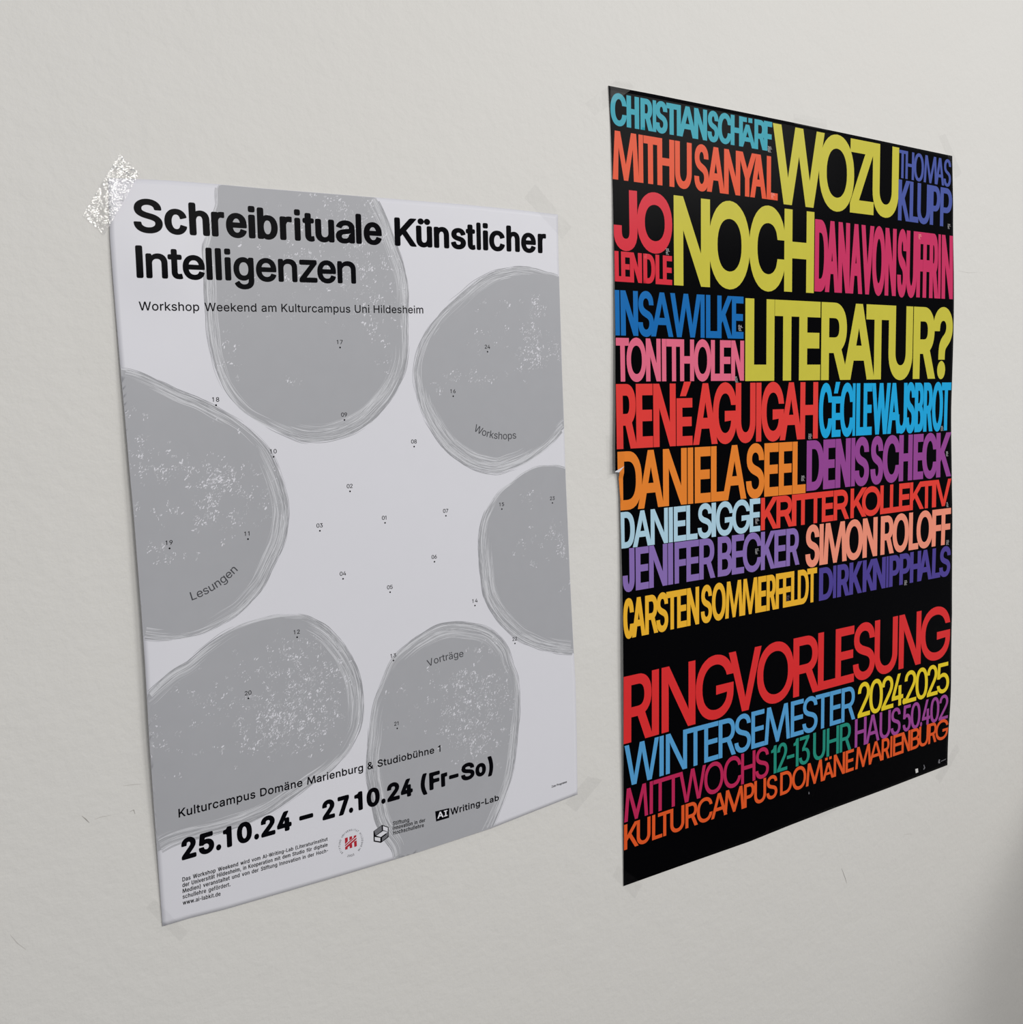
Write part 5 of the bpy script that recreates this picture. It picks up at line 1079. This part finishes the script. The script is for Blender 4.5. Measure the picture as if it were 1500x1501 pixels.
# emblems at the foot of the white poster
F = Flat()
for k in ('m1', 'm2', 'm3', 'm4', 'm5', 'm6', 'm7'): F.poly(WHITE_SHAPES[k], 9)
red = F.build('red_emblem', SW, M_red, pw, cut=0, label='red emblem of slanted bars in a ring of tiny letters')
c0, cr, ct = [Vector(q) for q in WHITE_SHAPES['ring']]
F = Flat()
def ring_text(s, a0, a1, size):
    n = len(s)
    for i, c in enumerate(s):
        if c == ' ': continue
        a = a0 + (a1 - a0) * (i + .5) / n; u = (cr - c0); v = (ct - c0)
        p = c0 + u * math.cos(a) + v * math.sin(a); tg = (u * math.sin(a) - v * math.cos(a)).normalized(); no = Vector((-tg.y, tg.x))
        if a0 < a1: tg = -tg; no = -no
        lp, wd, _, _ = glyph(c)
        F.tri_loops([[tuple(p + tg * ((px - wd / 2) * size) + no * ((py - .5) * size)) for px, py in l] for l in lp], 9)
ring_text('STIFTUNG UNIVERSITÄT HILDESHEIM', math.radians(225), math.radians(-48), 1.7)
ring_text('2003', math.radians(252), math.radians(288), 2.0)
F.build('emblem_ring_lettering', SW, M_dimtext, red, cut=0, clamp=False)
F = Flat()
bo = WHITE_SHAPES['b_outline']; F.poly(bo, 9)
bx = F.build('box_emblem', SW, mat('ink'), pw, cut=0, label='small outlined drawing of an open box')
F = Flat()
for k in ('b_back', 'b_side', 'b_right'): 
    q = [Vector(p) for p in WHITE_SHAPES[k]]; ce = sum(q, Vector((0, 0))) / 4
    F.poly([tuple(ce + (p - ce) * .84) for p in q], 11)
q = [Vector(p) for p in (bo[1], bo[2], bo[3])]
F.build('box_face', SW, M_box, bx, cut=0)
F = Flat()
for k in ('b_sidein', 'b_seat', 'b_frontw'): F.poly(WHITE_SHAPES[k], 13)
F.build('box_light_face', SW, M_white, bx, cut=0)

# ---------------------------------------------------------------- the black poster
SB = Sheet(BLACK_EDGE, lift_black, Vector((BLACK_EDGE['bottom'][0][0] / 1000, 0, BLACK_EDGE['bottom'][0][1] / 1000 + Z0)), [1.5 * i for i in range(1, 22)], [438 + i for i in range(20)])
pb = thing('poster', 'large black poster filled with tightly stacked multicoloured capital lettering', 'poster', SB.origin)
build_sheet(SB, 130, 190, pb, (M_black, M_back), extra_u=[i * .002 for i in range(1, 26)], extra_v=[.455 + i * .001 for i in range(34)])
NAMES = {'teal': 'teal', 'orange_red': 'orange red', 'crimson': 'crimson', 'yellow': 'yellow green', 'blue': 'dull blue', 'magenta': 'magenta', 'azure': 'azure blue', 'pink': 'pink',
         'red': 'red', 'cyan': 'cyan', 'orange': 'orange', 'purple': 'purple', 'ice': 'pale blue', 'red2': 'red', 'violet': 'violet', 'salmon': 'salmon', 'gold': 'golden yellow', 'indigo': 'indigo',
         'red3': 'large red', 'sky': 'sky blue', 'lemon': 'yellow', 'raspberry': 'raspberry', 'green': 'green', 'plum': 'plum', 'burnt': 'dark orange'}
for d in BLACK_LINES:
    gl, H = layout(d, d.get('gap', .012))
    words = Flat()
    for i, (c, x, wd) in enumerate(gl):
        put_glyph(words, d, c, x, wd, H, 2 + 2 * (i % 3))
    o = words.build('lettering', SB, mat(d['c']), pb, cut=8, label=NAMES[d['c']] + ' capital lettering')
for t, x, z, c in DATES:
    F = Flat()
    for row, part in enumerate((t[:3], t[3:])):
        xx = x - 3.8
        for ch in part:
            lp, wd, _, _ = glyph(ch); lp = offset_loops(lp, .02, .03); F.tri_loops([[(xx + px * 3.6, z + .2 - row * 3.5 + py * 2.9) for px, py in l] for l in lp], 12); xx += (wd + .16) * 3.6
    F.build('date_lettering', SB, M_date[c], pb, cut=0)
F = Flat()
for k, q in BLACK_SHAPES.items():
    if k == 'square': F.poly(q, 5)
F.build('white_square_mark', SB, M_back, pb, cut=0)
for k, q in BLACK_SHAPES.items():
    if k != 'square':
        F = Flat(); F.tri_loops([q], 5); F.build('small_mark', SB, M_box, pb, cut=0)

# torn notch in the left edge: a sliver of white paper core turned out
tz = BLACK_EDGE['left'][7]; tz2 = BLACK_EDGE['left'][8]
F = Flat()
F.poly([(tz[0] - .3, tz[1] - 1.0), (tz[0] + .2, tz[1] - .2), (tz2[0] + 6.8, tz2[1] + 5.0), (tz2[0] + 6.5, tz2[1] + 4.7), (tz2[0] + .8, tz2[1] - .2), (tz2[0] - .2, tz2[1] - 1.2)], 14)
F.build('torn_edge', SB, M_white, pb, cut=0, clamp=False, label='white torn paper notch')

# ---------------------------------------------------------------- tape
def tape_mat(name, gloss):
    m = bpy.data.materials.new(name); m.use_nodes = True; t = m.node_tree; t.nodes.clear()
    out = t.nodes.new('ShaderNodeOutputMaterial'); mix = t.nodes.new('ShaderNodeMixShader')
    tr = t.nodes.new('ShaderNodeBsdfTransparent'); gl = t.nodes.new('ShaderNodeBsdfGlossy')
    tr.inputs[0].default_value = (*([.968] * 3 if not gloss else [.99] * 3), 1); gl.inputs['Roughness'].default_value = .12 if gloss else .35
    g = t.nodes.new('ShaderNodeNewGeometry'); n = t.nodes.new('ShaderNodeTexNoise'); n.inputs['Scale'].default_value = 330 if gloss else 120; n.inputs['Detail'].default_value = 2
    t.links.new(g.outputs['Position'], n.inputs['Vector'])
    b = t.nodes.new('ShaderNodeBump'); b.inputs['Distance'].default_value = .0014 if gloss else .0004; b.inputs['Strength'].default_value = .9 if gloss else .4
    t.links.new(n.outputs['Fac'], b.inputs['Height']); t.links.new(b.outputs['Normal'], gl.inputs['Normal'])
    fr = t.nodes.new('ShaderNodeFresnel'); fr.inputs[0].default_value = 1.5; t.links.new(b.outputs['Normal'], fr.inputs['Normal'])
    if gloss:
        mm = t.nodes.new('ShaderNodeMath'); mm.operation = 'MULTIPLY'; mm.inputs[1].default_value = 3.4; mm.use_clamp = True
        t.links.new(fr.outputs[0], mm.inputs[0]); t.links.new(mm.outputs[0], mix.inputs[0])
    else:
        mm = t.nodes.new('ShaderNodeMath'); mm.operation = 'MULTIPLY'; mm.inputs[1].default_value = .012
        t.links.new(fr.outputs[0], mm.inputs[0]); t.links.new(mm.outputs[0], mix.inputs[0])
    t.links.new(tr.outputs[0], mix.inputs[1]); t.links.new(gl.outputs[0], mix.inputs[2]); t.links.new(mix.outputs[0], out.inputs[0])
    return m
MT = {0: tape_mat('clear_tape', 0), 1: tape_mat('crinkled_clear_tape', 1)}
for tp in TAPES:
    sh = SW if tp['s'] == 'w' else SB
    a, b, c, d = [Vector(q) for q in tp['q']]
    nu, nv = 26, 12; V = []
    ctr = (a + b + c + d) / 4
    for j in range(nv + 1):
        for i in range(nu + 1):
            p = (a.lerp(b, i / nu)).lerp(d.lerp(c, i / nu), j / nv)
            p = p + Vector((rnd.uniform(-.15, .15), rnd.uniform(-.15, .15)))
            X, Z = p.x / 1000, p.y / 1000
            q = sh.clamp(p.x, p.y, 0.0); dist = math.hypot(q[0] - p.x, q[1] - p.y)
            hs = sh.lift(q[0] / 1000, q[1] / 1000) + .0009 if tp['s'] == 'b' else sh.lift(q[0] / 1000, q[1] / 1000) + .0003
            k = max(0.0, 1 - dist / 7.0); k = k * k * (3 - 2 * k)
            h = hs * k + .00025 * (1 - k)
            if tp['g']: h += .0011 * rnd.random() * (.4 + .6 * (dist > .1))
            V.append((X - ctr.x / 1000, -h, Z - ctr.y / 1000))
    Fc = [(j * (nu + 1) + i, j * (nu + 1) + i + 1, (j + 1) * (nu + 1) + i + 1, (j + 1) * (nu + 1) + i) for j in range(nv) for i in range(nu)]
    me = bpy.data.meshes.new('adhesive_tape'); me.from_pydata(V, [], Fc)
    for p in me.polygons: p.use_smooth = True
    o = obj('adhesive_tape', me, None, MT[tp['g']], label=tp['l'], category='tape', group='clear tape strips holding the posters')
    o.location = (ctr.x / 1000, 0, ctr.y / 1000 + Z0)

# ---------------------------------------------------------------- scuffs on the wall
MS = {'dark': print_mat('scuff_dark', (150, 146, 142), .7, .1), 'grey': print_mat('scuff_grey', (194, 191, 187), .7, .1), 'light': print_mat('scuff_light', (240, 240, 238), .7, .1)}
for pts, wd, k in SCUFFS:
    V = []; Fq = []
    P = [Vector(q) for q in pts]
    for i, p in enumerate(P):
        d = (P[min(i + 1, len(P) - 1)] - P[max(i - 1, 0)]).normalized(); n = Vector((-d.y, d.x)) * wd * (.5 if 0 < i < len(P) - 1 else .15)
        V += [((p + n).x / 1000, -.00012, (p + n).y / 1000 + Z0), ((p - n).x / 1000, -.00012, (p - n).y / 1000 + Z0)]
        if i: Fq.append((2 * i - 2, 2 * i, 2 * i + 1, 2 * i - 1))
    me = bpy.data.meshes.new('wall_scuff'); me.from_pydata(V, [], Fq)
    obj('wall_scuff', me, wall, MS[k])
